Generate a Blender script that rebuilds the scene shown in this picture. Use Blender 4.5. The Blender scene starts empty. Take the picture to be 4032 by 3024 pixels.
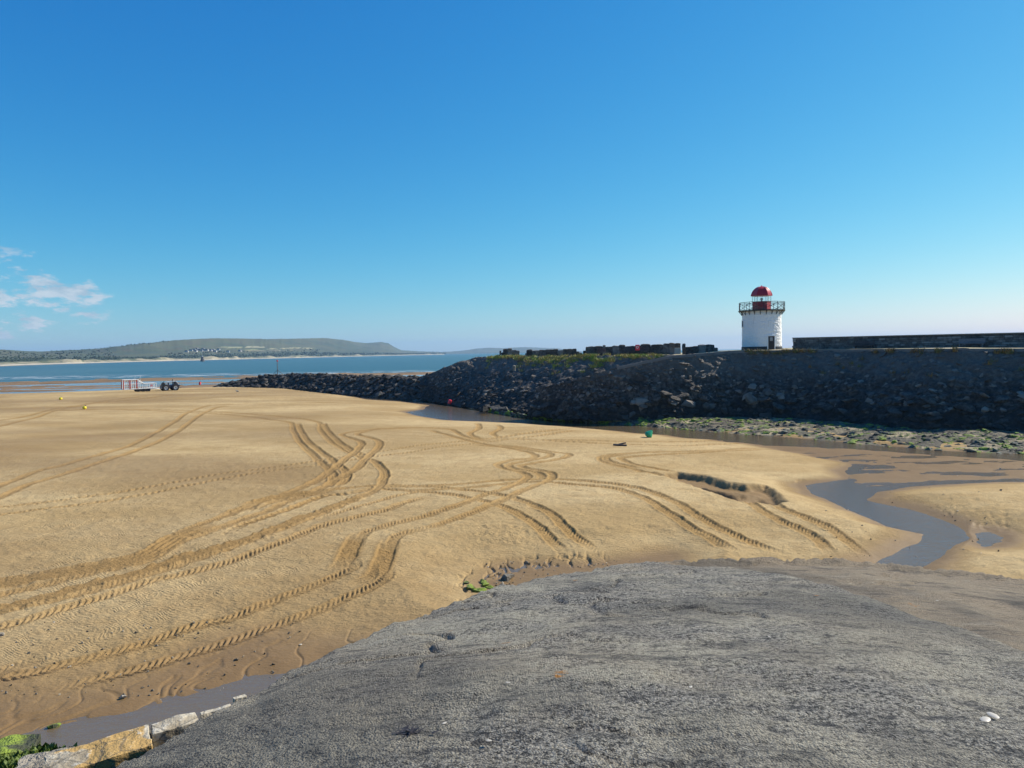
import bpy, bmesh, math, random
import numpy as np
from mathutils import Matrix, Vector
R = math.radians
SC = bpy.context.scene
COL = SC.collection
rnd = random.Random(7)
RS = np.random.RandomState(11)

# ------------------------------------------------------------------ camera
CAM_H = 9.0
PITCH, ROLL = 2.45, 0.9
F_FULL = 740.0 * 4032 / 1024          # focal length in photo pixels
cam = bpy.data.cameras.new('camera')
cam.sensor_width = 36.0
cam.lens = 740.0 / 1024 * 36.0
cam.clip_start = 0.1
cam.clip_end = 60000
camo = bpy.data.objects.new('camera', cam)
COL.objects.link(camo)
CROT = Matrix.Rotation(R(90 - PITCH), 4, 'X') @ Matrix.Rotation(R(-ROLL), 4, 'Z')
camo.matrix_world = Matrix.Translation((0, 0, CAM_H)) @ CROT
SC.camera = camo
CR = np.array(CROT.to_3x3())

# ------------------------------------------------------------------ sky, sun, exposure
SUN_AZ, SUN_EL = 66.0, 37.5            # degrees clockwise from +Y, above horizon
world = bpy.data.worlds.new('World')
SC.world = world
world.use_nodes = True
SC.view_settings.view_transform = 'Standard'
SC.view_settings.look = 'None'
SC.view_settings.gamma = 1.0
SC.view_settings.exposure = 0.6
SC.view_settings.use_curve_mapping = False
SC.cycles.max_bounces = 6
SC.cycles.diffuse_bounces = 3
SC.cycles.glossy_bounces = 3
SC.cycles.transparent_max_bounces = 8
SC.cycles.volume_bounces = 0
sun = bpy.data.lights.new('sun', 'SUN')
sun.energy = 4.7
sun.angle = R(0.53)
sun.color = (1.0, 0.92, 0.79)
suno = bpy.data.objects.new('sun', sun)
COL.objects.link(suno)
SDIR = Vector((math.cos(R(SUN_EL)) * math.sin(R(SUN_AZ)), math.cos(R(SUN_EL)) * math.cos(R(SUN_AZ)), math.sin(R(SUN_EL))))
suno.rotation_euler = (-SDIR).to_track_quat('-Z', 'Y').to_euler()


class NT:
    """small helper for node trees"""
    def __init__(s, tree):
        s.t = tree; s.n = tree.nodes; s.l = tree.links
        s.n.clear()
    def node(s, typ, **kw):
        n = s.n.new(typ)
        for k, v in kw.items():
            if k.startswith('_'):
                setattr(n, k[1:], v)
            else:
                s.put(n, k, v)
        return n
    def put(s, n, key, v):
        sock = n.inputs[int(key[1:])] if key[0] == 'i' and key[1:].isdigit() else n.inputs[key.replace('_', ' ')]
        if isinstance(v, bpy.types.NodeSocket):
            s.l.new(v, sock)
        else:
            if sock.type == 'RGBA' and len(v) == 3:
                v = (*v, 1)
            sock.default_value = v
    def math(s, op, a, b=0.0, c=None, clamp=False):
        n = s.node('ShaderNodeMath', _operation=op, _use_clamp=clamp, i0=a, i1=b)
        if c is not None: s.put(n, 'i2', c)
        return n.outputs[0]
    def mix(s, f, a, b, typ='MIX'):
        n = s.n.new('ShaderNodeMix'); n.data_type = 'RGBA'; n.blend_type = typ
        for key, v in ((0, f), (6, a), (7, b)):
            if isinstance(v, bpy.types.NodeSocket): s.l.new(v, n.inputs[key])
            else: n.inputs[key].default_value = (*v, 1) if key and len(v) == 3 else v
        return n.outputs[2]
    def step(s, v, lo, hi, o0=0.0, o1=1.0):
        n = s.node('ShaderNodeMapRange', _interpolation_type='SMOOTHSTEP', Value=v)
        n.inputs[1].default_value = lo; n.inputs[2].default_value = hi
        n.inputs[3].default_value = o0; n.inputs[4].default_value = o1
        return n.outputs[0]
    def noise(s, vec, scale, detail=4, rough=.55, dist=0.0):
        n = s.node('ShaderNodeTexNoise', Scale=scale, Detail=detail, Roughness=rough, Distortion=dist)
        if vec is not None: s.l.new(vec, n.inputs['Vector'])
        return n.outputs[0]
    def voro(s, vec, scale, feature='F1', out='Distance', rand=1.0):
        n = s.node('ShaderNodeTexVoronoi', _feature=feature, Scale=scale, Randomness=rand)
        if vec is not None: s.l.new(vec, n.inputs['Vector'])
        return n.outputs[out]
    def attr(s, name, typ='GEOMETRY', out='Fac'):
        return s.node('ShaderNodeAttribute', _attribute_name=name, _attribute_type=typ).outputs[out]
    def bump(s, h, strength=.5, dist=.05, normal=None):
        n = s.node('ShaderNodeBump', Strength=strength, Distance=dist, Height=h)
        if normal is not None: s.l.new(normal, n.inputs['Normal'])
        return n.outputs[0]
    def geo(s):
        return s.node('ShaderNodeNewGeometry').outputs['Position']
    def mapv(s, vec, scale=(1, 1, 1), loc=(0, 0, 0), rot=(0, 0, 0)):
        n = s.node('ShaderNodeMapping')
        n.inputs['Scale'].default_value = scale; n.inputs['Location'].default_value = loc; n.inputs['Rotation'].default_value = rot
        s.l.new(vec, n.inputs['Vector'])
        return n.outputs[0]
    def ramp(s, f, stops):
        n = s.n.new('ShaderNodeValToRGB'); s.l.new(f, n.inputs[0])
        el = n.color_ramp.elements
        while len(el) < len(stops): el.new(.5)
        for e, (p, c) in zip(el, stops): e.position = p; e.color = (*c, 1)
        return n.outputs[0]
    def out(s, shader, kind='Surface'):
        o = s.n.new('ShaderNodeOutputMaterial'); s.l.new(shader, o.inputs[kind]); return o


def build_world():
    t = NT(world.node_tree)
    sky = t.node('ShaderNodeTexSky', _sky_type='NISHITA', _sun_disc=False, _sun_elevation=R(SUN_EL),
                 _sun_rotation=R(SUN_AZ), _altitude=10.0, _air_density=1.0, _dust_density=0.25, _ozone_density=2.5)
    # the camera's deep-blue rendering of the clear sky, the same curve over the whole dome
    K = 0.1466
    KD = 0.115 * 2 ** SC.view_settings.exposure
    sp = t.node('ShaderNodeSeparateColor', i0=sky.outputs[0])
    ch_ = []
    for k, (gain, pw) in enumerate(((.55, 2.0), (.70, 1.04), (.82, .57))):
        v = t.math('POWER', t.math('MULTIPLY', sp.outputs[k], K), pw)
        ch_.append(t.math('MULTIPLY', v, gain / KD))
    col = t.node('ShaderNodeCombineColor', i0=ch_[0], i1=ch_[1], i2=ch_[2]).outputs[0]
    d = t.node('ShaderNodeTexCoord').outputs['Generated']
    sep = t.node('ShaderNodeSeparateXYZ', i0=d)
    x, y, z = sep.outputs
    # small fair-weather clouds low over the hills in the south-west half of the sky
    az = t.math('ARCTAN2', x, y)
    elev = t.math('ARCSINE', z)
    cv = t.node('ShaderNodeCombineXYZ', i0=t.math('MULTIPLY', az, 1.0), i1=t.math('MULTIPLY', elev, 2.4), i2=0.37).outputs[0]
    n1 = t.noise(cv, 19.0, 8, .62)
    n2 = t.noise(cv, 4.3, 3, .5)
    dens = t.math('ADD', t.math('MULTIPLY', n1, .55), t.math('MULTIPLY', n2, .45))
    side = t.step(az, -0.25, -0.66)            # more cloud towards the left
    low = t.math('MULTIPLY', t.step(elev, .005, .03), t.step(elev, .185, .05))
    thr = t.math('ADD', t.math('MULTIPLY', t.math('MULTIPLY', side, low), .252), -.68)
    m = t.step(t.math('ADD', dens, thr), 0.0, .075)
    m = t.math('MULTIPLY', m, t.math('MULTIPLY', t.math('MULTIPLY', side, low), 1.7), clamp=True)
    shade = t.noise(t.mapv(cv, loc=(.010, -.016, 0)), 19.0, 8, .62)
    ccol = t.mix(t.step(shade, .42, .66), (3.8, 4.2, 4.6), (2.3, 3.0, 3.7))
    col = t.mix(t.math('MULTIPLY', m, .85), col, ccol)
    bg = t.node('ShaderNodeBackground', Color=col, Strength=0.115)
    o = t.n.new('ShaderNodeOutputWorld'); t.l.new(bg.outputs[0], o.inputs[0])
build_world()

# ------------------------------------------------------------------ helpers
def ray(px, py):
    v = CR @ np.array([(px - 2016) / F_FULL, -(py - 1512) / F_FULL, -1.0])
    return v
def P(px, py, z=0.0):
    """photo pixel -> point of the place at height z"""
    v = ray(px, py)
    k = (z - CAM_H) / v[2]
    return np.array([v[0] * k, v[1] * k, z])
def PD(px, py, dist):
    """photo pixel -> point at horizontal distance dist"""
    v = ray(px, py)
    k = dist / math.hypot(v[0], v[1])
    return np.array([v[0] * k, v[1] * k, CAM_H + v[2] * k])

_T = RS.rand(512, 512)
def vnoise(x, y):
    xi = np.floor(x).astype(np.int64); yi = np.floor(y).astype(np.int64)
    fx = x - xi; fy = y - yi
    fx = fx * fx * (3 - 2 * fx); fy = fy * fy * (3 - 2 * fy)
    a = _T[xi & 511, yi & 511]; b = _T[(xi + 1) & 511, yi & 511]
    c = _T[xi & 511, (yi + 1) & 511]; d = _T[(xi + 1) & 511, (yi + 1) & 511]
    return (a * (1 - fx) + b * fx) * (1 - fy) + (c * (1 - fx) + d * fx) * fy - .5
def fbm(x, y, octs=4, gain=.5):
    s = 0; a = 1.0; f = 1.0
    for k in range(octs):
        s = s + a * vnoise(x * f + 17.3 * k, y * f + 9.1 * k); a *= gain; f *= 2.03
    return s
def smooth(a, b, v):
    t = np.clip((v - a) / (b - a), 0, 1)
    return t * t * (3 - 2 * t)
def catmull(pts, step):
    """smooth curve through plan points, resampled at even steps; returns points, tangents, arclength"""
    p = np.asarray(pts, float)
    q = np.vstack([2 * p[0] - p[1], p, 2 * p[-1] - p[-2]])
    out = []
    for i in range(1, len(q) - 2):
        p0, p1, p2, p3 = q[i - 1], q[i], q[i + 1], q[i + 2]
        n = max(4, int(np.linalg.norm(p2 - p1) / step) + 1)
        t = np.linspace(0, 1, n, endpoint=False)[:, None]
        out.append(.5 * ((2 * p1) + (-p0 + p2) * t + (2 * p0 - 5 * p1 + 4 * p2 - p3) * t ** 2 + (-p0 + 3 * p1 - 3 * p2 + p3) * t ** 3))
    c = np.vstack(out + [p[-1:]])
    seg = np.linalg.norm(np.diff(c, axis=0), axis=1)
    s = np.concatenate([[0], np.cumsum(seg)])
    ns = np.arange(0, s[-1], step)
    c = np.stack([np.interp(ns, s, c[:, k]) for k in range(c.shape[1])], 1)
    tg = np.gradient(c, axis=0)
    tg /= np.linalg.norm(tg, axis=1)[:, None] + 1e-9
    return c, tg, ns
def sdf(poly, X, Y):
    """signed distance to a polygon in plan: negative inside"""
    poly = np.asarray(poly)[:, :2]
    d = np.full(X.shape, 1e9); ins = np.zeros(X.shape, bool)
    n = len(poly)
    for i in range(n):
        ax, ay = poly[i]; bx, by = poly[(i + 1) % n]
        ex, ey = bx - ax, by - ay
        t = np.clip(((X - ax) * ex + (Y - ay) * ey) / (ex * ex + ey * ey + 1e-12), 0, 1)
        d = np.minimum(d, (X - ax - ex * t) ** 2 + (Y - ay - ey * t) ** 2)
        c = (ay > Y) != (by > Y)
        ins ^= c & (X < ax + ex * (Y - ay) / (ey if abs(ey) > 1e-12 else 1e-12))
    d = np.sqrt(d)
    return np.where(ins, -d, d)

def tag(o, label=None, cat=None, group=None, kind=None):
    if label: o['label'] = label
    if cat: o['category'] = cat
    if group: o['group'] = group
    if kind: o['kind'] = kind
    return o
def link(name, me, mat=None, parent=None):
    o = bpy.data.objects.new(name, me)
    COL.objects.link(o)
    if mat is not None and me is not None and len(me.materials) == 0: me.materials.append(mat)
    if parent is not None: o.parent = parent
    return o
def empty(name, loc=(0, 0, 0), rz=0.0):
    o = bpy.data.objects.new(name, None); COL.objects.link(o)
    o.location = loc; o.rotation_euler = (0, 0, rz); o.empty_display_size = .2
    return o
def copy_tree(o, parent=None):
    c = o.copy(); COL.objects.link(c); c.parent = parent
    for ch in list(o.children): copy_tree(ch, c)
    return c
def grid_mesh(name, V, smooth_shade=True, attrs=None):
    """V: rows x cols x 3 array -> quad mesh, float attributes per vertex"""
    nr, nc = V.shape[:2]
    me = bpy.data.meshes.new(name)
    idx = np.arange(nr * nc).reshape(nr, nc)
    q = np.stack([idx[:-1, :-1], idx[:-1, 1:], idx[1:, 1:], idx[1:, :-1]], -1).reshape(-1, 4)
    me.vertices.add(nr * nc); me.vertices.foreach_set('co', V.reshape(-1).astype(np.float32))
    me.loops.add(q.size); me.loops.foreach_set('vertex_index', q.reshape(-1).astype(np.int32))
    me.polygons.add(len(q)); me.polygons.foreach_set('loop_start', np.arange(0, q.size, 4, dtype=np.int32))
    me.polygons.foreach_set('use_smooth', np.full(len(q), smooth_shade))
    me.update(calc_edges=True); me.validate()
    for k, a in (attrs or {}).items():
        at = me.attributes.new(k, 'FLOAT', 'POINT'); at.data.foreach_set('value', a.reshape(-1).astype(np.float32))
    return me
def tri_mesh(name, V, Fc, smooth_shade=False, attrs=None):
    me = bpy.data.meshes.new(name)
    V = np.asarray(V, np.float32); Fc = np.asarray(Fc, np.int32)
    k = Fc.shape[1]
    me.vertices.add(len(V)); me.vertices.foreach_set('co', V.reshape(-1))
    me.loops.add(Fc.size); me.loops.foreach_set('vertex_index', Fc.reshape(-1))
    me.polygons.add(len(Fc)); me.polygons.foreach_set('loop_start', np.arange(0, Fc.size, k, dtype=np.int32))
    me.polygons.foreach_set('use_smooth', np.full(len(Fc), smooth_shade))
    me.update(calc_edges=True)
    for n_, a in (attrs or {}).items():
        at = me.attributes.new(n_, 'FLOAT', 'POINT'); at.data.foreach_set('value', np.asarray(a, np.float32).reshape(-1))
    return me

class MB:
    """collects boxes, tubes and rings; build() makes ONE mesh object"""
    def __init__(s): s.bm = bmesh.new()
    def box(s, c, size, rot=None):
        m = Matrix.Translation(c) @ (rot.to_4x4() if rot is not None else Matrix.Identity(4)) @ Matrix.Diagonal((*size, 1))
        bmesh.ops.create_cube(s.bm, size=1.0, matrix=m); return s
    def tube(s, a, b, r, r2=None, seg=8, caps=True):
        a = Vector(a); b = Vector(b); d = b - a
        m = Matrix.Translation((a + b) / 2) @ d.to_track_quat('Z', 'Y').to_matrix().to_4x4()
        bmesh.ops.create_cone(s.bm, cap_ends=caps, segments=seg, radius1=r, radius2=r if r2 is None else r2, depth=d.length, matrix=m); return s
    def lathe(s, prof, seg=24, c=(0, 0, 0), phase=0.0, axis='Z', cap=True):
        rings = []
        for r, z in prof:
            ring = []
            for k in range(seg):
                a = phase + 2 * math.pi * k / seg
                p = Vector((r * math.cos(a), r * math.sin(a), z)) if axis == 'Z' else Vector((r * math.cos(a), z, r * math.sin(a)))
                ring.append(s.bm.verts.new(p + Vector(c)))
            rings.append(ring)
        for a, b in zip(rings, rings[1:]):
            for k in range(seg):
                vs = (a[k], a[(k + 1) % seg], b[(k + 1) % seg], b[k])
                try: s.bm.faces.new(vs)
                except ValueError: pass
        for ring in (rings[0], rings[-1]) if cap else ():
            try: s.bm.faces.new(ring)
            except ValueError: pass
        bmesh.ops.remove_doubles(s.bm, verts=s.bm.verts, dist=1e-5)
        return s
    def prism(s, pts, y0, y1):
        """outline in xz extruded along y"""
        a = [s.bm.verts.new((x, y0, z)) for x, z in pts]; b = [s.bm.verts.new((x, y1, z)) for x, z in pts]
        n = len(pts)
        s.bm.faces.new(a); s.bm.faces.new(b[::-1])
        for k in range(n): s.bm.faces.new((a[k], b[k], b[(k + 1) % n], a[(k + 1) % n]))
        return s
    def bevel(s, w, seg=1):
        bmesh.ops.bevel(s.bm, geom=list(s.bm.edges), offset=w, segments=seg, affect='EDGES', profile=.6); return s
    def mesh(s, name, smooth_angle=None):
        bmesh.ops.recalc_face_normals(s.bm, faces=list(s.bm.faces))
        if smooth_angle:
            for f in s.bm.faces: f.smooth = True
            for e in s.bm.edges:
                if len(e.link_faces) == 2 and e.calc_face_angle(0) > smooth_angle: e.smooth = False
        me = bpy.data.meshes.new(name); s.bm.to_mesh(me); s.bm.free(); return me
    def build(s, name, mat, parent=None, smooth_angle=None):
        return link(name, s.mesh(name, smooth_angle), mat, parent)

# ------------------------------------------------------------------ materials
def new_mat(name):
    m = bpy.data.materials.new(name); m.use_nodes = True
    return m, NT(m.node_tree)
def pbsdf(t, **kw):
    return t.node('ShaderNodeBsdfPrincipled', **kw).outputs[0]
def simple(name, col, rough=.6, metal=0.0, var=.15, scale=6.0, bump=0.0, spec=.5):
    m, t = new_mat(name)
    co = t.node('ShaderNodeTexCoord').outputs['Object']
    n = t.noise(co, scale, 5, .6)
    c = t.mix(n, tuple(v * (1 - var) for v in col), tuple(min(1, v * (1 + var)) for v in col))
    kw = dict(Base_Color=c, Roughness=rough, Metallic=metal)
    p = t.node('ShaderNodeBsdfPrincipled', **kw)
    p.inputs['Specular IOR Level'].default_value = spec
    if bump: t.l.new(t.bump(t.noise(co, scale * 3, 5, .6), bump, .03), p.inputs['Normal'])
    t.out(p.outputs[0]); return m

def mat_sand():
    m, t = new_mat('sand')
    p = t.geo()
    wet = t.attr('wet'); dis = t.attr('churn'); mud = t.attr('mud')  # wet also carries the shade painted into the dug hollows
    n_big = t.noise(t.mapv(p, (.05, .11, 1)), 1.0, 4, .6)
    n_mid = t.noise(p, .9, 5, .65)
    n_fine = t.noise(p, 14.0, 4, .7)
    dry = t.mix(t.step(n_big, .35, .65), (.40, .280, .132), (.525, .390, .205))
    dry = t.mix(t.math('MULTIPLY', t.step(n_mid, .42, .66), .5), dry, (.375, .255, .120))
    dry = t.mix(t.math('MULTIPLY', t.step(n_fine, .5, .75), .35), dry, (.50, .37, .19))
    # dark weed and shell crumbs strewn on the flat
    crumbs = t.math('MULTIPLY', t.step(t.voro(t.mapv(p, (1.0, 2.0, 1)), 1.0), .10, .05), t.step(t.noise(p, .13, 3), .45, .60))
    dry = t.mix(t.math('MULTIPLY', crumbs, .8), dry, (.09, .06, .035))
    dry = t.mix(t.math('MULTIPLY', dis, .75), dry, (.27, .160, .054))
    damp = t.mix(n_mid, (.165, .102, .045), (.235, .152, .072))
    c = t.mix(wet, dry, damp)
    mudc = t.mix(t.step(t.noise(t.mapv(p, (.03, .16, 1)), 1.0, 5, .65), .4, .62), (.17, .115, .07), (.27, .19, .12))
    c = t.mix(mud, c, mudc)
    rough = t.step(wet, .25, 1.0, .95, .5)
    # wind and water ripples, finer relief than the modelled undulations
    warp = t.node('ShaderNodeVectorMath', _operation='ADD', i0=p)
    nz = t.node('ShaderNodeTexNoise', Scale=.6, Detail=2.0); t.l.new(p, nz.inputs['Vector'])
    t.l.new(t.node('ShaderNodeVectorMath', _operation='MULTIPLY', i0=nz.outputs['Color'], i1=(1.6, 1.6, 0)).outputs[0], warp.inputs[1])
    w = t.node('ShaderNodeTexWave', _wave_type='BANDS', _bands_direction='Y', Scale=2.7, Distortion=4.0, Detail=2.0)
    w.inputs['Detail Scale'].default_value = 2.2
    t.l.new(t.mapv(warp.outputs[0], rot=(0, 0, .35)), w.inputs['Vector'])
    rmask = t.math('MULTIPLY', t.step(t.noise(p, .09, 2), .40, .60), t.step(dis, .5, .1))
    lump = t.noise(t.mapv(p, (.8, 1.5, 1)), 6.5, 4, .66, .5)
    h = t.math('ADD', t.math('MULTIPLY', w.outputs['Fac'], t.math('MULTIPLY', rmask, .20)), t.math('MULTIPLY', lump, 1.2))
    h = t.math('ADD', h, t.math('MULTIPLY', n_fine, .25))
    bst = t.math('MULTIPLY', t.step(wet, .3, 1.0, 1.0, .35), .9)
    b = t.node('ShaderNodeBump', Distance=.075, Height=h, Strength=bst)
    pr = t.node('ShaderNodeBsdfPrincipled', Base_Color=c, Roughness=rough, Normal=b.outputs[0])
    t.l.new(t.step(wet, .3, 1.0, .03, .12), pr.inputs['Specular IOR Level'])
    t.out(pr.outputs[0]); return m
M_SAND = mat_sand()

def mat_shallow():
    m, t = new_mat('shallow_water')
    p = t.geo()
    rip = t.noise(t.mapv(p, (1.0, 2.2, 1)), 1.8, 6, .68, .6)
    b = t.bump(rip, .6, .06)
    gl = t.node('ShaderNodeBsdfGlossy', Color=(.92, .95, 1, 1), Roughness=.10, Normal=b)
    tr = t.node('ShaderNodeBsdfTransparent', Color=(.72, .66, .54, 1))
    fleck = t.math('MULTIPLY', t.step(t.voro(t.mapv(p, (1.0, 1.8, 1)), 1.6), .055, .03), t.step(t.noise(p, .22, 3), .50, .62))  # white specks painted on the water for foam bits and glints
    silt = t.node('ShaderNodeBsdfDiffuse', Color=t.mix(fleck, (.25, .185, .105), (.85, .85, .82)))
    body = t.node('ShaderNodeMixShader', i0=t.math('MAXIMUM', fleck, .56), i1=tr.outputs[0], i2=silt.outputs[0])
    fr = t.node('ShaderNodeFresnel', IOR=1.7, Normal=b)
    mx = t.node('ShaderNodeMixShader', i0=fr.outputs[0], i1=body.outputs[0], i2=gl.outputs[0])
    t.out(mx.outputs[0]); return m
M_WATER = mat_shallow()

def mat_sea():
    m, t = new_mat('sea_water')
    p = t.geo()
    n1 = t.noise(t.mapv(p, (.10, .22, 1)), 1.0, 6, .6, .3)
    n2 = t.noise(t.mapv(p, (.004, .011, 1)), 1.0, 4, .55)
    c = t.mix(t.step(n2, .35, .65), (.030, .078, .088), (.050, .105, .108))
    yy = t.node('ShaderNodeSeparateXYZ', i0=p).outputs[1]
    # surf at the edge of the flats and scattered white horses farther out
    fo = t.noise(t.mapv(p, (.055, .20, 1)), 1.0, 6, .68)
    surf = t.math('MULTIPLY', t.step(fo, .53, .60), t.math('MULTIPLY', t.step(yy, 380, 395), t.step(yy, 470, 420)))
    wc = t.math('MULTIPLY', t.step(t.noise(t.mapv(p, (.03, .085, 1)), 1.0, 6, .7), .665, .70), t.step(yy, 430, 520))
    foam = t.math('MAXIMUM', surf, t.math('MULTIPLY', wc, .8))
    c = t.mix(foam, c, (.75, .78, .78))
    b = t.bump(n1, .9, .9)
    pr = t.node('ShaderNodeBsdfPrincipled', Base_Color=c, Roughness=t.step(foam, 0, 1, .28, .8), Normal=b)
    pr.inputs['IOR'].default_value = 1.33
    pr.inputs['Specular IOR Level'].default_value = .16
    t.out(pr.outputs[0]); return m
M_SEA = mat_sea()

def mat_concrete():
    m, t = new_mat('rough_concrete')
    p = t.geo()
    dust = t.attr('dust')
    agg = t.voro(p, 60.0, 'F1')                       # exposed aggregate
    aggc = t.node('ShaderNodeTexVoronoi', _feature='F1', Scale=60.0); t.l.new(p, aggc.inputs['Vector'])
    sepc = t.node('ShaderNodeSeparateColor', i0=aggc.outputs['Color']).outputs[0]
    g1 = t.noise(p, 25.0, 5, .82, .2)
    patch = t.noise(t.mapv(p, (.7, 1.0, 1)), .75, 5, .62)
    pit = t.noise(t.mapv(p, (1.0, 1.6, 1)), 5.0, 5, .7)
    base = t.mix(t.step(g1, .455, .555), (.018, .0175, .017), (.39, .365, .31))
    base = t.mix(t.math('MULTIPLY', t.step(sepc, .62, .95), .40), base, (.42, .395, .35))
    light = t.step(t.math('ADD', patch, t.math('MULTIPLY', pit, .45)), .62, .84)
    base = t.mix(t.math('MULTIPLY', light, t.step(g1, .36, .54, .08, .85)), base, (.46, .42, .32))
    base = t.mix(t.math('MULTIPLY', t.step(pit, .45, .33), .75), base, (.019, .019, .021))
    base = t.mix(t.math('MULTIPLY', dust, t.step(t.math('ADD', g1, t.math('MULTIPLY', pit, .5)), .5, .85, .50, .95)), base, (.33, .250, .155))
    streak = t.noise(t.mapv(p, (.55, 2.4, 1), rot=(0, 0, .75)), 1.7, 5, .68)
    base = t.mix(t.math('MULTIPLY', t.step(streak, .47, .34), .62), base, (.030, .030, .033))
    base = t.mix(t.math('MULTIPLY', t.math('MULTIPLY', t.step(streak, .55, .68), t.step(g1, .40, .55)), .5), base, (.46, .42, .33))
    tone = t.noise(t.mapv(p, (.9, .6, 1), rot=(0, 0, .5)), .42, 4, .6)
    base = t.mix(t.math('MULTIPLY', t.step(tone, .56, .40), .5), base, (.050, .049, .047))
    lich = t.math('MULTIPLY', t.step(t.noise(p, 1.15, 3, .5), .715, .73), t.step(t.noise(p, 19.0, 3, .7), .50, .56))
    base = t.mix(lich, base, (.47, .20, .025))
    shell = t.step(t.voro(p, 1.6), .016, .010)
    base = t.mix(shell, base, (.62, .61, .58))
    h = t.math('ADD', t.math('MULTIPLY', g1, 1.0), t.math('MULTIPLY', agg, -.6))
    h = t.math('ADD', h, t.math('MULTIPLY', pit, 1.2))
    h = t.math('ADD', h, t.math('MULTIPLY', streak, 2.0))
    b = t.node('ShaderNodeBump', Distance=.06, Strength=1.0, Height=h)
    t.out(pbsdf(t, Base_Color=base, Roughness=.93, Normal=b.outputs[0])); return m
M_CONC = mat_concrete()

def mat_rock(name, dark, light, green=None, gscale=.5, gthr=(.5, .6), per_obj=False, sandc=None, bump=.8, pale=.6, mott=.6, tide=None):
    m, t = new_mat(name)
    p = t.geo()
    n = t.noise(p, 2.3, 6, .68)
    n2 = t.noise(p, .45, 4, .6)
    c = t.mix(t.step(n, .38, .66), dark, light)
    tone = t.node('ShaderNodeObjectInfo').outputs['Random'] if per_obj else t.attr('tone')
    c = t.mix(t.math('MULTIPLY', t.step(tone, .55, 1.0), pale), c, tuple(min(1, v * 2.4) for v in light))
    c = t.mix(t.math('MULTIPLY', t.step(n2, .55, .35), mott), c, tuple(v * .55 for v in dark))
    if tide is not None:
        zz = t.node('ShaderNodeSeparateXYZ', i0=p).outputs[2]
        zn = t.math('ADD', zz, t.math('MULTIPLY', t.noise(p, .25, 4, .6), 2.6))
        c = t.mix(t.math('MULTIPLY', t.step(zn, tide + .5, tide - .5), .72), c, (.013, .012, .010))
        c = t.mix(t.math('MULTIPLY', t.step(zn, tide + 1.5, tide + 4.5), .45), c, tuple(min(1, v * 1.7) for v in light))
    if green is not None:
        gm = t.math('MULTIPLY', t.step(t.noise(p, gscale, 4, .6), *gthr), t.step(n, .35, .5))
        c = t.mix(gm, c, green)
    if sandc is not None:
        sm = t.step(t.noise(t.mapv(p, (.5, .5, .5)), .55, 4, .6), .50, .62)
        c = t.mix(t.math('MULTIPLY', sm, .9), c, sandc)
    strata = t.noise(t.mapv(p, (.8, .8, 3.2), rot=(.0, .0, .5)), 1.6, 5, .65, .6)
    b = t.bump(t.math('ADD', t.math('ADD', t.noise(p, 6.5, 5, .7), t.math('MULTIPLY', strata, 2.2)), t.math('MULTIPLY', n, 1.5)), bump, .14)
    t.out(pbsdf(t, Base_Color=c, Roughness=.85, Normal=b)); return m
M_SLOPE = mat_rock('pitched_stone', (.026, .022, .018), (.135, .115, .093), pale=.85, tide=4.2)
M_SLOPE_OBJ = mat_rock('pitched_stone_single', (.028, .023, .018), (.135, .115, .092), per_obj=True, pale=.8, tide=3.2)
M_BREAK = mat_rock('breakwater_rock', (.020, .017, .014), (.085, .074, .060), (.09, .095, .03), .9, (.62, .72))
M_BREAK_OBJ = mat_rock('breakwater_rock_single', (.020, .017, .014), (.085, .074, .060), (.09, .095, .03), .9, (.62, .72), per_obj=True)
M_SHORE = mat_rock('foreshore_stone', (.028, .030, .028), (.10, .105, .085), (.21, .30, .028), .55, (.48, .57))
M_SHORE_BED = mat_rock('foreshore_bed', (.055, .050, .036), (.17, .145, .09), (.15, .21, .035), .5, (.56, .68), sandc=(.36, .29, .17))
M_BOULDER = mat_rock('weedy_boulder', (.012, .012, .012), (.045, .044, .040), (.13, .18, .035), .35, (.62, .72), per_obj=True)
M_LIME = mat_rock('limestone', (.30, .235, .140), (.47, .42, .32), (.44, .27, .075), 1.3, (.58, .62), per_obj=True, bump=1.0, pale=.15, mott=.25)
M_LIME, t = new_mat('limestone')
p = t.geo()
n = t.noise(p, 3.2, 6, .6, .4); n2 = t.noise(p, 1.6, 3, .5); n3 = t.noise(p, 16, 4, .6)
c = t.mix(t.step(n, .38, .60), (.27, .22, .145), (.46, .41, .31))
c = t.mix(t.step(n2, .555, .575), c, t.mix(n3, (.36, .21, .06), (.50, .34, .13)))
c = t.mix(t.math('MULTIPLY', t.step(n3, .58, .68), .6), c, (.60, .57, .49))
c = t.mix(t.math('MULTIPLY', t.step(t.voro(p, 3.0, 'DISTANCE_TO_EDGE'), .03, .0), .7), c, (.10, .085, .06))
t.out(pbsdf(t, Base_Color=c, Roughness=.9, Normal=t.bump(t.math('ADD', t.math('MULTIPLY', n, 1.2), t.math('MULTIPLY', n3, .4)), .9, .06)))
M_RUIN = mat_rock('old_wall_stone', (.045, .044, .044), (.13, .125, .115), per_obj=True)
M_WEED = simple('green_weed', (.10, .15, .022), .55, var=.5, scale=9, bump=.6)

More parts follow.
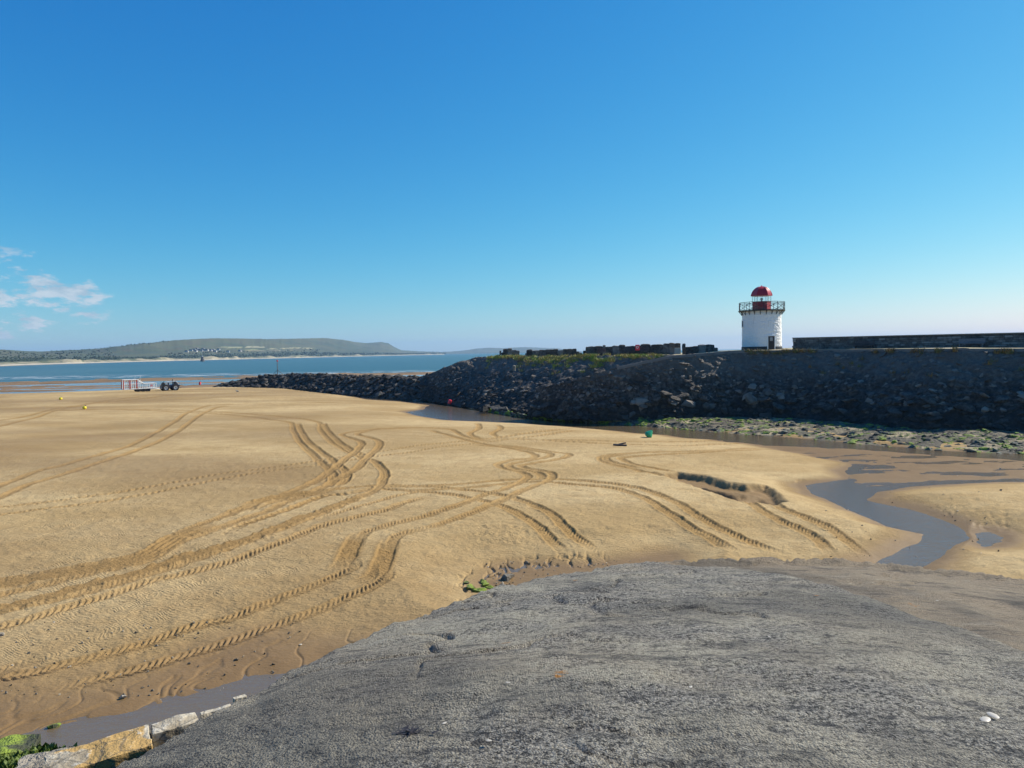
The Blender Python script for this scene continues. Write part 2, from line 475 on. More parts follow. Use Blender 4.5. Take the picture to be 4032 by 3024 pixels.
# ------------------------------------------------------------------ water outlines (photo pixels on the z = 0 water level)
def polyP(px, z=0.0): return [P(x, y, z)[:2] for x, y in px]
SHORE_FOOT = [(1540, 1566), (1615, 1575), (1776, 1594), (1912, 1623), (2041, 1644), (2164, 1656), (2482, 1676), (2700, 1695), (3121, 1728), (3422, 1755), (3723, 1780), (4032, 1792), (4400, 1812), (4800, 1835)]
CHANNEL = polyP([(1260, 1536), (1330, 1541), (1440, 1556)] + [(x, y - 4) for x, y in SHORE_FOOT] +
    [(4800, 1960), (4400, 1915), (4032, 1897), (3828, 1902), (3587, 1916), (3461, 1935), (3403, 1969), (3587, 2008), (3683, 2041),
     (3789, 2085), (3828, 2119), (3731, 2186), (3635, 2229), (3560, 2290), (3500, 2380), (3300, 2340), (3442, 2215), (3519, 2176), (3606, 2138), (3625, 2104),
     (3490, 2070), (3346, 2013), (3201, 1945), (3163, 1911), (3326, 1887), (3346, 1829), (3300, 1800), (3212, 1786), (3037, 1762), (2929, 1743), (2802, 1730),
     (2700, 1725), (2629, 1712), (2517, 1706), (2305, 1685), (2070, 1667), (1923, 1661), (1747, 1653), (1645, 1637), (1595, 1622),
     (1670, 1613), (1690, 1595), (1595, 1582), (1446, 1573), (1366, 1556), (1290, 1546)])
NEARPOOL = polyP([(-300, 2960), (0, 2912), (244, 2845), (488, 2800), (651, 2764), (814, 2716), (976, 2674), (1139, 2648), (1269, 2600),
                  (1400, 2620), (1200, 2800), (900, 3000), (400, 3300), (-400, 3500)])
SIDEPOOL = polyP([(3840, 2100), (3900, 2095), (3960, 2120), (3930, 2150), (3870, 2160), (3835, 2145)])
PUDDLES = [polyP([(cx + rx * math.cos(a), cy + ry * math.sin(a)) for a in np.linspace(0, 2 * math.pi, 14, endpoint=False)])
           for cx, cy, rx, ry in ((3265, 1794, 62, 13), (3130, 1772, 60, 7), (2900, 1736, 55, 6), (2750, 1716, 40, 4))]
WETPATCH = polyP([(1880, 2300), (1985, 2245), (2130, 2228), (2300, 2222), (2480, 2212), (2640, 2190), (2640, 2240), (2400, 2290), (2150, 2350), (1900, 2380)])
BRAID = polyP([(2900, 1745), (3300, 1760), (3720, 1790), (4400, 1830), (4400, 1905), (4032, 1893), (3600, 1910), (3400, 1940), (3300, 1900), (3350, 1830)])

# ------------------------------------------------------------------ sand flat (one sheet from the pier foot out to the sea)
NTH, NRR = 1200, 800
TH0, TH1 = R(-44), R(46)
R0, R1 = 15.0, 470.0
th = np.linspace(TH0, TH1, NTH)
ri = np.linspace(1 / R0, 1 / R1, NRR)
TH, RI = np.meshgrid(th, ri)
RR = 1 / RI
X = RR * np.sin(TH); Y = RR * np.cos(TH)

def coarse(fn, k=4):
    """evaluate a smooth plan function on every k-th grid point and interpolate"""
    ia = np.unique(np.append(np.arange(0, NRR, k), NRR - 1)); ja = np.unique(np.append(np.arange(0, NTH, k), NTH - 1))
    v = fn(X[np.ix_(ia, ja)], Y[np.ix_(ia, ja)])
    tmp = np.empty((NRR, len(ja)))
    for c in range(len(ja)): tmp[:, c] = np.interp(np.arange(NRR), ia, v[:, c])
    out = np.empty((NRR, NTH))
    for r_ in range(NRR): out[r_] = np.interp(np.arange(NTH), ja, tmp[r_])
    return out
SD_C = coarse(lambda x, y: sdf(CHANNEL, x, y), 2)
SD_N = coarse(lambda x, y: sdf(NEARPOOL, x, y), 3)
SD_S = coarse(lambda x, y: sdf(SIDEPOOL, x, y), 2)
SD_P = coarse(lambda x, y: np.minimum.reduce([sdf(p_, x, y) for p_ in PUDDLES]), 2)
SD_W = coarse(lambda x, y: sdf(WETPATCH, x, y), 4)
SD_B = coarse(lambda x, y: sdf(BRAID, x, y), 3)

def bank(sd, A, L, dep=.28, li=1.6):
    return np.where(sd > 0, A * (1 - np.exp(-np.maximum(sd, 0) / L)), -dep * (1 - np.exp(np.minimum(sd, 0) / li)))
wob = fbm(X * .35, Y * .35, 3) * .7
near_m = smooth(60, 40, RR)                       # steeper cut banks along the meander
Lc = 9.0 - 6.0 * near_m * smooth(R(18), R(25), TH)
H = bank(SD_C + wob * .5, .78 + .16 * smooth(20, 60, SD_C), Lc)
Hn = bank(SD_N + wob * .35, .95, 8.5, .20)
H = np.where(SD_N < SD_C, np.minimum(H, Hn), H)
H = np.minimum(H, np.minimum(.35, Hn) * 10 + 10) * 1.0
H = np.minimum(H, Hn + np.maximum(SD_N - 14, 0) * .2)
H = np.minimum(H, bank(SD_S + wob * .7, .16, 1.2, .05, .8) + np.maximum(SD_S - 1, 0) * .16)
H = np.minimum(H, bank(SD_P + wob * .2, .8, 3.5, .10, .7) + np.maximum(SD_P - 3, 0) * .3)
H = np.minimum(H, .03 + np.maximum(SD_W + wob, 0) * .14)
# braided shallows: thin bars just breaking the water
br = smooth(.6, -1.2, SD_B)
bars = fbm(X * .28 + 3 + .5 * fbm(X * .3, Y * .3, 2), Y * .62, 4, .55)
H = np.where(br > 0, H * (1 - br) + br * (.012 + .085 * bars), H)
# the bank falls away to the tidal flats towards the sea
crest = 238.0 + 10 * fbm(TH * 9 + 5, RR * 0, 3)
fall = smooth(crest - 26, crest + 14, RR)
FLAT = -.44 + .34 * fbm(X * .035, Y * .12, 5, .6) - np.maximum(RR - 300, 0) * .0052
H = H * (1 - fall) + FLAT * fall
# undulation of the dry sand
dryf = smooth(0.05, .35, H) * (1 - fall)
H += dryf * (.22 * fbm(X * .055, Y * .085, 3) + .05 * fbm(X * .45, Y * .6, 3)) + (.012 + .034 * dryf) * fbm(X * 1.9, Y * 2.6, 4, .6) * smooth(95, 45, RR)

def grid_sample(A, x, y):
    t_ = np.arctan2(x, y); r_ = np.hypot(x, y)
    j = np.clip((t_ - TH0) / (TH1 - TH0) * (NTH - 1), 0, NTH - 1.001)
    i = np.clip((1 / r_ - 1 / R0) / (1 / R1 - 1 / R0) * (NRR - 1), 0, NRR - 1.001)
    i0 = i.astype(int); j0 = j.astype(int); fi = i - i0; fj = j - j0
    return (A[i0, j0] * (1 - fi) * (1 - fj) + A[i0 + 1, j0] * fi * (1 - fj) + A[i0, j0 + 1] * (1 - fi) * fj + A[i0 + 1, j0 + 1] * fi * fj)
_tc = P(2960, 1925, .6)
H += .44 * np.exp(-(((X - _tc[0]) / 11) ** 2 + ((Y - _tc[1]) / 8) ** 2)) * smooth(.3, 4.0, SD_C)
H0 = H.copy()
def S(px, py):
    """photo pixel -> point on the sand"""
    z = 0.4
    for _ in range(7):
        q = P(px, py, z)
        z = .4 * z + .6 * float(grid_sample(H0, np.array([q[0]]), np.array([q[1]]))[0])
    q = P(px, py, z); return q
def sand_z(x, y): return float(grid_sample(H, np.array([x]), np.array([y]))[0])

CHURN = np.zeros_like(H)
HOLLOW_SHADE = np.zeros_like(H)  # dark tone painted into dug hollows as part of their shade
def cells(x, y):
    j = np.rint((np.arctan2(x, y) - TH0) / (TH1 - TH0) * (NTH - 1)).astype(int)
    i = np.rint((1 / np.hypot(x, y) - 1 / R0) / (1 / R1 - 1 / R0) * (NRR - 1)).astype(int)
    ok = (i >= 0) & (i < NRR) & (j >= 0) & (j < NTH)
    return i, j, ok

def track(pix, width=.58, depth=.055, lug=.05, period=.30, style='chevron', berm=.035, fade=True, churn=.6):
    """one wheel rut pressed into the sand along a curve traced on the flat"""
    pix = list(pix)
    if pix[0][0] <= 0:
        (ax, ay), (bx, by) = pix[0], pix[1]; pix[0] = (ax - 350, ay + (ay - by) / max(1, bx - ax) * 350)
    if pix[-1][0] <= 0:
        (ax, ay), (bx, by) = pix[-1], pix[-2]; pix[-1] = (ax - 350, ay + (ay - by) / max(1, bx - ax) * 350)
    pts = np.array([S(*p_)[:2] for p_ in pix])
    dmin = np.hypot(pts[:, 0], pts[:, 1]).min()
    st = .022 if dmin < 40 else .04
    c, tg, s = catmull(pts, st)
    nr = np.stack([-tg[:, 1], tg[:, 0]], 1)
    hw = width * .5
    t_ = np.arange(-hw * 1.75, hw * 1.75, st)
    SS, T = np.meshgrid(s, t_, indexing='ij')
    jit = fbm(SS * .7 + pix[0][0] * .01, T * 0, 2) * .08 + fbm(SS * 3.1, T * 2.0, 2) * .04
    T2 = T + jit
    a = np.abs(T2) / hw
    wig = 1 + .5 * fbm(SS * .5 + pix[0][1], T * 0 + 3.0, 2)
    inside = smooth(1.12, .9, a)
    prof = -depth * inside * wig
    bm_ = berm * np.exp(-((a - 1.25) / .22) ** 2) * (.9 + 1.8 * fbm(SS * 4.5, T * 4.5 + pix[0][0], 3)) * wig
    if style == 'chevron':
        ph = SS + np.abs(T2) * .9 + np.where(T2 > 0, period * .5, 0)
    elif style == 'bar':
        ph = SS + T2 * .25
    elif style == 'knob':
        ph = SS
    else:
        ph = None
    if ph is not None:
        wv = np.sin(2 * math.pi * ph / period)
        wv = np.clip(wv * 3.2 + .5, -1, 1)
        lg = lug * wv * inside * (.45 + .75 * smooth(-.35, .1, fbm(SS * .6 + 7 + pix[0][0] * .13, T * 1.5, 3)))
        if style == 'knob':
            lg = -lug * 1.6 * np.clip(np.sin(2 * math.pi * (ph + np.where(T2 > 0, period * .5, 0) - np.abs(T2) * .5) / period) * 2 - .6, 0, 1) * smooth(1.0, .8, a) * smooth(.12, .3, a)
        if style in ('chevron', 'bar'):
            lg = lg - np.abs(lug) * .55 * inside
            lg = np.where(lg > -lug * .35, lg * .35 - lug * .1, lg) * inside
        prof = prof + lg
    else:
        prof = prof + .02 * fbm(SS * 4, T * 9, 2) * inside + .034 * np.cos(T2 / hw * 3 * math.pi) * inside
    h = prof + bm_
    xs = c[:, 0:1] + nr[:, 0:1] * T; ys = c[:, 1:2] + nr[:, 1:2] * T
    if fade:
        e = smooth(0, 2.5, SS) * smooth(0, 2.5, s[-1] - SS)
        h = h * e
    else: e = 1.0
    wgt = smooth(1.7, 1.0, a) * e
    i, j, ok = cells(xs, ys)
    k = (i * NTH + j)[ok]
    cnt = np.bincount(k, minlength=H.size); sm = np.bincount(k, h[ok], minlength=H.size)
    wm = np.bincount(k, wgt[ok], minlength=H.size)
    z_ = cnt > 0
    hv = np.zeros(H.size); wv_ = np.zeros(H.size)
    hv[z_] = sm[z_] / cnt[z_]; wv_[z_] = wm[z_] / cnt[z_]
    hv = hv.reshape(H.shape); wv_ = wv_.reshape(H.shape)
    soft = np.clip(H0 - .01, 0, .08) / .08 * .75 + .25
    global DH
    DH = DH * (1 - .75 * wv_) + hv * soft
    CHURN[:] = np.maximum(CHURN, wv_ * churn)
DH = np.zeros_like(H)

def r1(L): return [(.911 * u, 1500 + .911 * v) for u, v in L]
def r2(L): return [(1900 + .9638 * u, 1550 + .9638 * v) for u, v in L]
def r3(L): return [(.8137 * u, 2100 + .8137 * v) for u, v in L]
def r6(L): return [(700 + .452 * u, 1850 + .452 * v) for u, v in L]
FAR = dict(width=.58, depth=.06, berm=.055, style='plain', lug=0, churn=.85)
MID = dict(width=.54, depth=.028, berm=.035, lug=.042, period=.25, churn=.8)
# long curves across the far left
track(r1([(0, 455), (120, 405), (300, 355), (500, 300), (650, 235), (750, 180), (830, 130), (910, 106), (1050, 100), (1250, 96), (1500, 92)]), **FAR)
track(r1([(0, 500), (120, 450), (300, 395), (500, 330), (680, 265), (780, 210), (860, 150), (930, 117), (1010, 106)]), **FAR)
track(r1([(-80, 210), (60, 180), (150, 160), (240, 128), (400, 98), (600, 78), (760, 57)]), **FAR)
track(r1([(-60, 180), (60, 162), (200, 130), (300, 112), (500, 80), (650, 62)]), **FAR)
track(r1([(180, 131), (300, 126), (600, 126), (800, 137), (1000, 147), (1150, 165), (1255, 180), (1268, 215), (1300, 268), (1375, 340), (1425, 385), (1440, 430), (1380, 470), (1280, 505)]), **FAR)
track(r1([(450, 122), (700, 125), (900, 134), (1100, 145), (1250, 158), (1372, 177), (1388, 215), (1430, 260), (1500, 303), (1560, 330), (1612, 345), (1652, 378), (1664, 410), (1640, 450)]), **FAR)
track(r1([(1285, 180), (1300, 215), (1330, 262), (1420, 330), (1470, 370), (1500, 400), (1480, 440), (1420, 465)]), **FAR)
track(r1([(1395, 180), (1415, 215), (1455, 255), (1530, 305), (1590, 330)]), **FAR)
# small-wheeled pair with knob prints
KN = dict(width=.42, depth=.015, lug=.085, period=.46, style='knob', berm=.035, churn=.5)
track(r1([(-60, 552), (0, 545), (300, 510), (600, 465), (900, 410), (1200, 370), (1400, 340), (1600, 310), (1800, 280), (2000, 260), (2212, 237), (2450, 210)]), **KN)
track(r1([(-60, 585), (0, 578), (300, 540), (600, 495), (900, 435), (1200, 385), (1400, 362), (1600, 330), (1800, 303), (2000, 275), (2212, 250), (2450, 225)]), **KN)
# the S through the middle
track(r1([(1800, 203), (1650, 208), (1540, 218), (1478, 230), (1500, 243), (1560, 262), (1552, 290), (1490, 340), (1430, 390), (1330, 450), (1200, 500), (1050, 548), (900, 610)]), **FAR)
track(r1([(1620, 212), (1545, 228), (1580, 240), (1630, 256), (1640, 278), (1590, 330), (1540, 380), (1450, 430), (1400, 468)]), **FAR)
track(r1([(1540, 222), (1620, 208), (1800, 202), (1940, 208), (1990, 232), (2060, 252), (2150, 264)]), **FAR)
track(r1([(1850, 210), (1930, 232), (2040, 262), (2212, 290), (2330, 305)]), **FAR)
track(r1([(2062, 180), (2070, 205), (2032, 225), (2060, 245), (2130, 258)]), **FAR)
track(r1([(2140, 185), (2165, 205), (2130, 225), (2150, 240), (2230, 248)]), **FAR)
# arcs to the right of the crossing
track(r1([(1250, 520), (1400, 478), (1550, 458), (1650, 451), (1800, 453), (1960, 464), (2100, 482), (2147, 492)]) + r2([(119, 425), (250, 475), (330, 540), (400, 600), (490, 662)]), **MID)
track(r1([(1440, 500), (1550, 478), (1650, 468), (1800, 476), (1950, 490), (2080, 517)]) + r2([(100, 470), (200, 525), (270, 590), (350, 672)]), **MID)
track(r1([(1500, 486), (1640, 458), (1800, 455), (1950, 448)]) + r2([(0, 362), (100, 352), (300, 350), (450, 360), (600, 378), (700, 405), (800, 450), (900, 510), (1000, 565), (1100, 610), (1260, 665)]), **MID)
track(r1([(1650, 470), (1850, 470)]) + r2([(0, 378), (200, 362), (380, 372), (540, 388), (660, 425), (750, 480), (860, 550), (950, 600), (1060, 660)]), **MID)
# wiggles by the green buoy
track(r2([(-60, 205), (100, 222), (200, 245), (205, 262), (120, 272), (62, 290), (85, 305), (150, 318), (185, 335), (170, 352), (100, 385), (0, 418)]) + r1([(2000, 530), (1900, 563), (1700, 622)]), **MID)
track(r2([(60, 208), (250, 232), (348, 246), (335, 260), (250, 278), (162, 292), (185, 305), (270, 320), (285, 338), (260, 360), (150, 402), (40, 450)]) + r1([(2050, 565), (1900, 620), (1760, 650)]), **MID)
track(r2([(40, 205), (200, 232), (275, 246), (255, 262), (150, 280), (105, 292), (130, 306), (215, 320), (240, 340), (200, 358)]), **MID)
KN2 = dict(width=.5, depth=.03, lug=.09, period=.7, style='knob', berm=.03)
track(r2([(-40, 182), (200, 188), (400, 198), (600, 207), (800, 212), (1000, 206), (1080, 200)]), **KN2)
track(r2([(150, 186), (400, 190), (650, 197), (850, 195), (1000, 190)]), **KN2)
track(r2([(0, 186), (150, 165), (300, 147), (400, 140)]), **KN2)
track(r2([(60, 192), (200, 175), (350, 154), (410, 148)]), **KN2)
# loop and the dug trench
track(r2([(1180, 222), (900, 232), (700, 238), (560, 245), (485, 258), (500, 279), (600, 305), (720, 330), (800, 345)]), **MID)
track(r2([(1210, 228), (900, 240), (700, 250), (572, 262), (582, 276), (650, 295), (760, 315), (830, 328)]), **MID)
track(r2([(640, 243), (520, 256), (510, 270), (560, 288), (660, 312)]), **MID)
track(r2([(1040, 400), (1100, 450), (1200, 510), (1300, 555), (1370, 600), (1440, 676)]), **MID)
track(r2([(1150, 420), (1230, 470), (1320, 505), (1420, 550), (1500, 610), (1600, 690)]), **MID)
# heavy double band sweeping off to the lower left
HV = dict(width=.54, depth=.022, lug=.040, period=.20, berm=.045, churn=.8)
track(r1([(1400, 466), (1250, 503), (1080, 556)]) + r6([(700, 290), (500, 370), (300, 440), (0, 560)]) + r3([(700, 95), (400, 160), (200, 195), (-80, 235)]), **HV)
track(r6([(1480, 215), (1200, 200), (900, 235), (690, 280), (540, 345)]), style='plain', width=.8, depth=.08, berm=.06, churn=1.0)
track(r6([(1560, 175), (1300, 205), (1050, 240), (800, 350), (550, 440), (300, 525), (0, 640)]) + r3([(720, 128), (500, 180), (300, 228), (0, 300), (-80, 320)]), **HV)
track(r6([(1700, 190), (1500, 200), (1250, 235), (1000, 330), (800, 400), (560, 480), (400, 560)]), width=.5, depth=.05, lug=.09, period=.45, style='bar', berm=.05, churn=.9)
track(r6([(450, 455), (250, 510), (0, 590)]) + r3([(690, 118), (400, 178), (150, 225), (-60, 262)]), style='plain', width=.9, depth=-.02, berm=.06, churn=1.0)
track(r1([(1664, 410), (1645, 452), (1580, 497)]) + r6([(1600, 230), (1450, 300), (1250, 385), (1000, 470), (700, 590), (400, 700), (150, 780), (0, 830)]) + r3([(720, 200), (500, 262), (300, 310), (0, 378), (-80, 400)]), **HV)
track(r6([(1700, 180), (1500, 275), (1300, 345), (1050, 435), (780, 540), (600, 610), (300, 700), (0, 790)]) + r3([(700, 185), (400, 265), (200, 320), (-60, 372)]), style='plain', width=.55, depth=-.04, berm=.10, churn=1.0)
track(r6([(2300, 160), (2080, 190), (1850, 240), (1600, 310), (1400, 370), (1200, 440)]), width=.4, depth=.03, lug=.05, period=.26)
track(r6([(2300, 205), (2100, 250), (1850, 330), (1600, 400), (1250, 490), (1000, 590), (700, 700), (450, 800), (200, 870), (-40, 930)]) + r3([(700, 240), (500, 310), (300, 370), (100, 430), (-60, 470)]), width=.55, depth=.05, lug=.05, period=.24, berm=.03)
# nearest pair with bold chevrons, fanned where the wheels turned
CH = dict(width=.52, depth=.010, lug=.040, period=.225, berm=.02, churn=.6)
track(r6([(2300, 360), (2000, 440), (1800, 490), (1640, 540), (1560, 640), (1510, 740)]), **CH)
track(r6([(2300, 470), (2150, 510), (2000, 545), (1900, 590), (1850, 700), (1820, 800)]), **CH)
track(r6([(1700, 520), (1580, 560), (1520, 650), (1470, 760), (1400, 850), (1300, 930)]), width=.75, depth=.03, lug=.05, period=.2, style='bar', berm=.01, churn=.9)
track(r6([(1880, 570), (1830, 660), (1790, 780), (1720, 900), (1600, 990), (1500, 1050)]), width=.75, depth=.03, lug=.05, period=.2, style='bar', berm=.01, churn=.9)
track(r6([(1510, 740), (1530, 800), (1520, 850), (1400, 920), (1250, 985), (1080, 1050), (900, 1120), (700, 1200), (450, 1290), (250, 1340)]) + r3([(800, 500), (650, 550), (520, 585), (300, 640), (150, 680), (-60, 712)]), **CH)
track(r6([(1820, 800), (1830, 880), (1800, 950), (1680, 1020), (1500, 1100), (1300, 1190), (1100, 1270), (960, 1330)]) + r3([(1200, 495), (1000, 560), (850, 605), (700, 650), (400, 725), (160, 800)]), **CH)
track(r3([(260, 560), (100, 640), (-60, 700)]), **CH)
H += DH

# footprints and scuffs
for k in range(150):
    dp = .028 if k < 46 else .045
    if k < 46: u = r2([(rnd.uniform(-20, 200), rnd.uniform(540, 610))])[0]
    elif k < 90: u = r2([(rnd.uniform(1850, 2150), rnd.uniform(430, 560))])[0]
    else: u = (rnd.uniform(100, 1500), rnd.uniform(1780, 2120))
    c0 = S(*u)
    a0 = rnd.uniform(0, 6.3); n_ = 30
    gx, gy = np.meshgrid(np.linspace(-.3, .3, n_), np.linspace(-.3, .3, n_))
    e_ = (gx * math.cos(a0) + gy * math.sin(a0)) / .20; f_ = (-gx * math.sin(a0) + gy * math.cos(a0)) / .10
    hh = -dp * np.exp(-(e_ ** 2 + f_ ** 2)) + dp * .35 * np.exp(-((np.sqrt(e_ ** 2 + f_ ** 2) - 1.5) / .4) ** 2)
    i, j, ok = cells(c0[0] + gx, c0[1] + gy)
    kk = (i * NTH + j)[ok]
    cn = np.bincount(kk, minlength=H.size); s_ = np.bincount(kk, hh[ok], minlength=H.size)
    z_ = cn > 0
    H.reshape(-1)[z_] += s_[z_] / cn[z_]

# dug trench with sharp shaded sides and a heap of turned sand at its end
def dig(pix, dz, edge):
    global H
    poly = [S(*p_)[:2] for p_ in pix]
    cx, cy = np.mean(poly, 0)
    m = np.hypot(X - cx, Y - cy) < 18
    sd = sdf(poly, X[m], Y[m]) + .22 * fbm(X[m] * 1.9, Y[m] * 1.9, 4)
    w_ = smooth(edge, -edge, sd)
    H[m] = np.maximum(H[m] + dz * w_, np.minimum(H[m], .05 + .03 * fbm(X[m] * 1.5, Y[m] * 1.5, 2)))
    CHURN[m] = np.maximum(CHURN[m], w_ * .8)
    if dz < -.25: HOLLOW_SHADE[m] = np.maximum(HOLLOW_SHADE[m], .75 * smooth(edge + .25, -edge, sd))  # damp turned-sand tone, painted in to brown and deepen the hollow's shadow
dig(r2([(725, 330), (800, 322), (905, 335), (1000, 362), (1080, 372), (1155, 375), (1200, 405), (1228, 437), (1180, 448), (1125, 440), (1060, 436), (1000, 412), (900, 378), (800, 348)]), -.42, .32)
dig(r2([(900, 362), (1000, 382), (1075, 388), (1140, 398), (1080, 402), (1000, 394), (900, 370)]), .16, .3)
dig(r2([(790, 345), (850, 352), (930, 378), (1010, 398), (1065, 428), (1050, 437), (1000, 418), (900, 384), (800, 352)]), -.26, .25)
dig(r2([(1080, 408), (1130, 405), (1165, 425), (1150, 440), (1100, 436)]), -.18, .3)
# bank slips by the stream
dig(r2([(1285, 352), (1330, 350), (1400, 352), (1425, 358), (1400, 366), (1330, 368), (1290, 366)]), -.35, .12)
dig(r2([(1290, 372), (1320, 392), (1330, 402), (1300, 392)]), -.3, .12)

# rill marks draining into the near pools
rill = np.abs(fbm(X * 1.3 + 1.2 * fbm(X * .8, Y * .8, 2), Y * .42, 3))
rm = smooth(3.2, .3, SD_N) * smooth(-.6, .2, SD_N)
H -= rm * .035 * smooth(.10, 0, rill)
sc = smooth(1.1, -.1, np.abs(SD_W - .3)) * smooth(R(-6), R(-3), TH) * smooth(R(9), R(4), TH)
scal = np.abs(fbm(X * 2.6 + fbm(X, Y, 2), Y * .9, 3))
H -= sc * .16 * smooth(.16, .0, scal)

wet = np.clip(np.maximum.reduce([
    smooth(2.0, .1, SD_C + wob * 1.2) * .95,
    smooth(6.5, .5, SD_N + wob * 2.2), .42 * smooth(16, 3, SD_N + wob * 3),
    smooth(1.8, .1, SD_S + wob), smooth(1.6, 0, SD_P + wob),
    smooth(1.6, -.3, SD_W + wob * 1.1) * .95,
    br * .8]), 0, 1)
wet = np.maximum(wet, np.clip(.30 + .9 * fbm(X * .04 + 4, Y * .075 + 2, 4), 0, .55) * smooth(R(0), R(-20), TH) * smooth(22, 40, RR))   # damp hollows on the left
wet = np.maximum(wet, HOLLOW_SHADE)  # painted hollow shade joins the real damp
wet *= (1 - fall)
wet = np.maximum(wet, .9 * smooth(1.0, -.5, SD_B))
mud = fall
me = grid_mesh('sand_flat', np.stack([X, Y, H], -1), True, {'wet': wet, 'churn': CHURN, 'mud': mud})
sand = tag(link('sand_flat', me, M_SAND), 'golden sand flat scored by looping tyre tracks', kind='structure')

# ------------------------------------------------------------------ water sheets
def sheet(name, xs, ys, z, mat, label):
    gx, gy = np.meshgrid(xs, ys)
    me = grid_mesh(name, np.stack([gx, gy, np.full(gx.shape, z)], -1))
    return tag(link(name, me, mat), label, kind='structure')
sheet('channel_water', np.linspace(-34, 76, 40), np.linspace(13, 172, 60), 0.0, M_WATER, 'shallow stream and pools winding across the sand')
# pools on the flats lie lower than the bank
gt, gr = np.meshgrid(np.linspace(R(-52), R(8), 40), np.linspace(250, 335, 20))
tag(link('tidal_pools', grid_mesh('tidal_pools', np.stack([gr * np.sin(gt), gr * np.cos(gt), np.full(gt.shape, -.47)], -1)), M_WATER), 'thin pools left on the tidal flats', kind='structure')
rr_ = np.concatenate([[0.01, 8, 40, 120, 200, 300], np.geomspace(340, 14500, 60)])
gt, gr = np.meshgrid(np.linspace(0, 2 * math.pi, 145), rr_)
zz = np.where(gr < 330, -3.0, -1.02)
tag(link('sea', grid_mesh('sea', np.stack([gr * np.sin(gt), gr * np.cos(gt), zz], -1)), M_SEA), 'blue green estuary water reaching to the horizon', kind='structure')

# ------------------------------------------------------------------ concrete apron of the near pier
EDGE = [(-400, 3500, 6.15), (150, 3190, 6.1), (488, 3024, 6.0), (700, 2900, 5.93), (850, 2800, 5.87), (1013, 2720, 5.82), (1250, 2590, 5.72), (1500, 2484, 5.6), (1672, 2420, 5.52),
        (1866, 2340, 5.42), (2015, 2297, 5.32), (2301, 2250, 5.15), (2587, 2210, 5.0), (2874, 2197, 4.85), (3217, 2197, 4.7), (3446, 2209, 4.6), (3641, 2232, 4.5),
        (4032, 2277, 4.35), (4600, 2370, 4.2), (5400, 2560, 4.1)]
E3 = np.array([P(*e) for e in EDGE])
e_th = np.arctan2(E3[:, 0], E3[:, 1]); e_r = np.hypot(E3[:, 0], E3[:, 1])
NC, NT_ = 760, 330
cth = np.linspace(e_th[0], e_th[-1], NC)
re_ = np.interp(cth, e_th, e_r)
jag = re_ * (.010 * fbm(cth * 60, cth * 0, 3) + .006 * fbm(cth * 300, cth * 0, 2))
ze_ = np.interp(cth, e_th, E3[:, 2])
C_R0, C_Z0 = 2.0, 6.75
def conc_z(thv, rv):
    r_e = np.interp(thv, e_th, e_r); z_e = np.interp(thv, e_th, E3[:, 2])
    return C_Z0 + (z_e - C_Z0) * np.clip((rv - C_R0) / (r_e - C_R0), 0, 1) ** 1.25
# visible rows: even in 1/r up to the lip, then a rounded lip and the battered face down into the sand
tt = np.linspace(0, 1, 290)
rows = []
for k in tt:
    r_ = C_R0 * (re_ / C_R0) ** k
    z_ = C_Z0 + (ze_ - C_Z0) * ((r_ - C_R0) / (re_ - C_R0)) ** 1.25
    r_ = r_ + jag * smooth(.985, 1.0, k)
    x_, y_ = r_ * np.sin(cth), r_ * np.cos(cth)
    z_ = z_ + .10 * fbm(x_ * .55, y_ * .55, 3) * smooth(0, .12, 1 - k) + .055 * fbm(x_ * 2.1, y_ * 2.4, 3) + .012 * fbm(x_ * 13, y_ * 11, 3) * smooth(9, 4, r_)
    rows.append(np.stack([x_, y_, z_], -1))
last = rows[-1]
for k in range(1, 16):
    u = k / 15.0
    dr = .25 * math.sin(min(1, u * 4) * math.pi / 2) + u * 4.2
    zz_ = last[:, 2] - (last[:, 2] + .8) * (u ** 1.15) - .05
    r_ = re_ + dr + jag
    x_, y_ = r_ * np.sin(cth), r_ * np.cos(cth)
    rows.append(np.stack([x_, y_, zz_ + .08 * fbm(x_ * 1.5, y_ * 1.5 + zz_, 3)], -1))
V = np.stack(rows, 0)
# dusty right-hand flank beyond the crease that runs down from the round head
DL = np.array([P(2600, 2215, 5.0)[:2], P(3000, 2290, 5.1)[:2], P(3500, 2440, 5.35)[:2], P(4032, 2640, 5.7)[:2], P(4700, 2900, 5.9)[:2]])
dth = np.arctan2(DL[:, 0], DL[:, 1]); drr = np.hypot(DL[:, 0], DL[:, 1])
vth = np.arctan2(V[..., 0], V[..., 1]); vr = np.hypot(V[..., 0], V[..., 1])
side = vr - np.interp(vth, dth, drr, left=99, right=drr[-1])
side = np.where(vth < dth[0], -9, side)
dust = smooth(-.15, .35, side + .35 * fbm(V[..., 0] * 1.1, V[..., 1] * 1.1, 4))
V[..., 2] -= .12 * smooth(-.04, .25, side) * smooth(0, .3, ze_[None, :] * 0 + (re_[None, :] - vr))
dust = dust * (.88 + .12 * np.exp(-(np.maximum(side, 0) / .5) ** 2))
V[..., 2] -= .05 * np.exp(-(side / .05) ** 2) * (fbm(V[..., 0] * .9, V[..., 1] * .9, 2) > -.05)
ridge = np.abs(fbm(V[..., 0] * .5 + 7, V[..., 1] * .9, 3))
V[..., 2] -= .05 * smooth(.035, 0, ridge) * smooth(-.1, .25, fbm(V[..., 0] * .4 + 3, V[..., 1] * .4, 2)) * (vr < re_[None, :] - .15)
dust = np.maximum(dust, .22 * smooth(-.1, .35, fbm(V[..., 0] * .5, V[..., 1] * .5, 4)))
tag(link('concrete_apron', grid_mesh('concrete_apron', V, True, {'dust': dust}), M_CONC), 'rough grey concrete apron sloping away in the foreground', kind='structure')
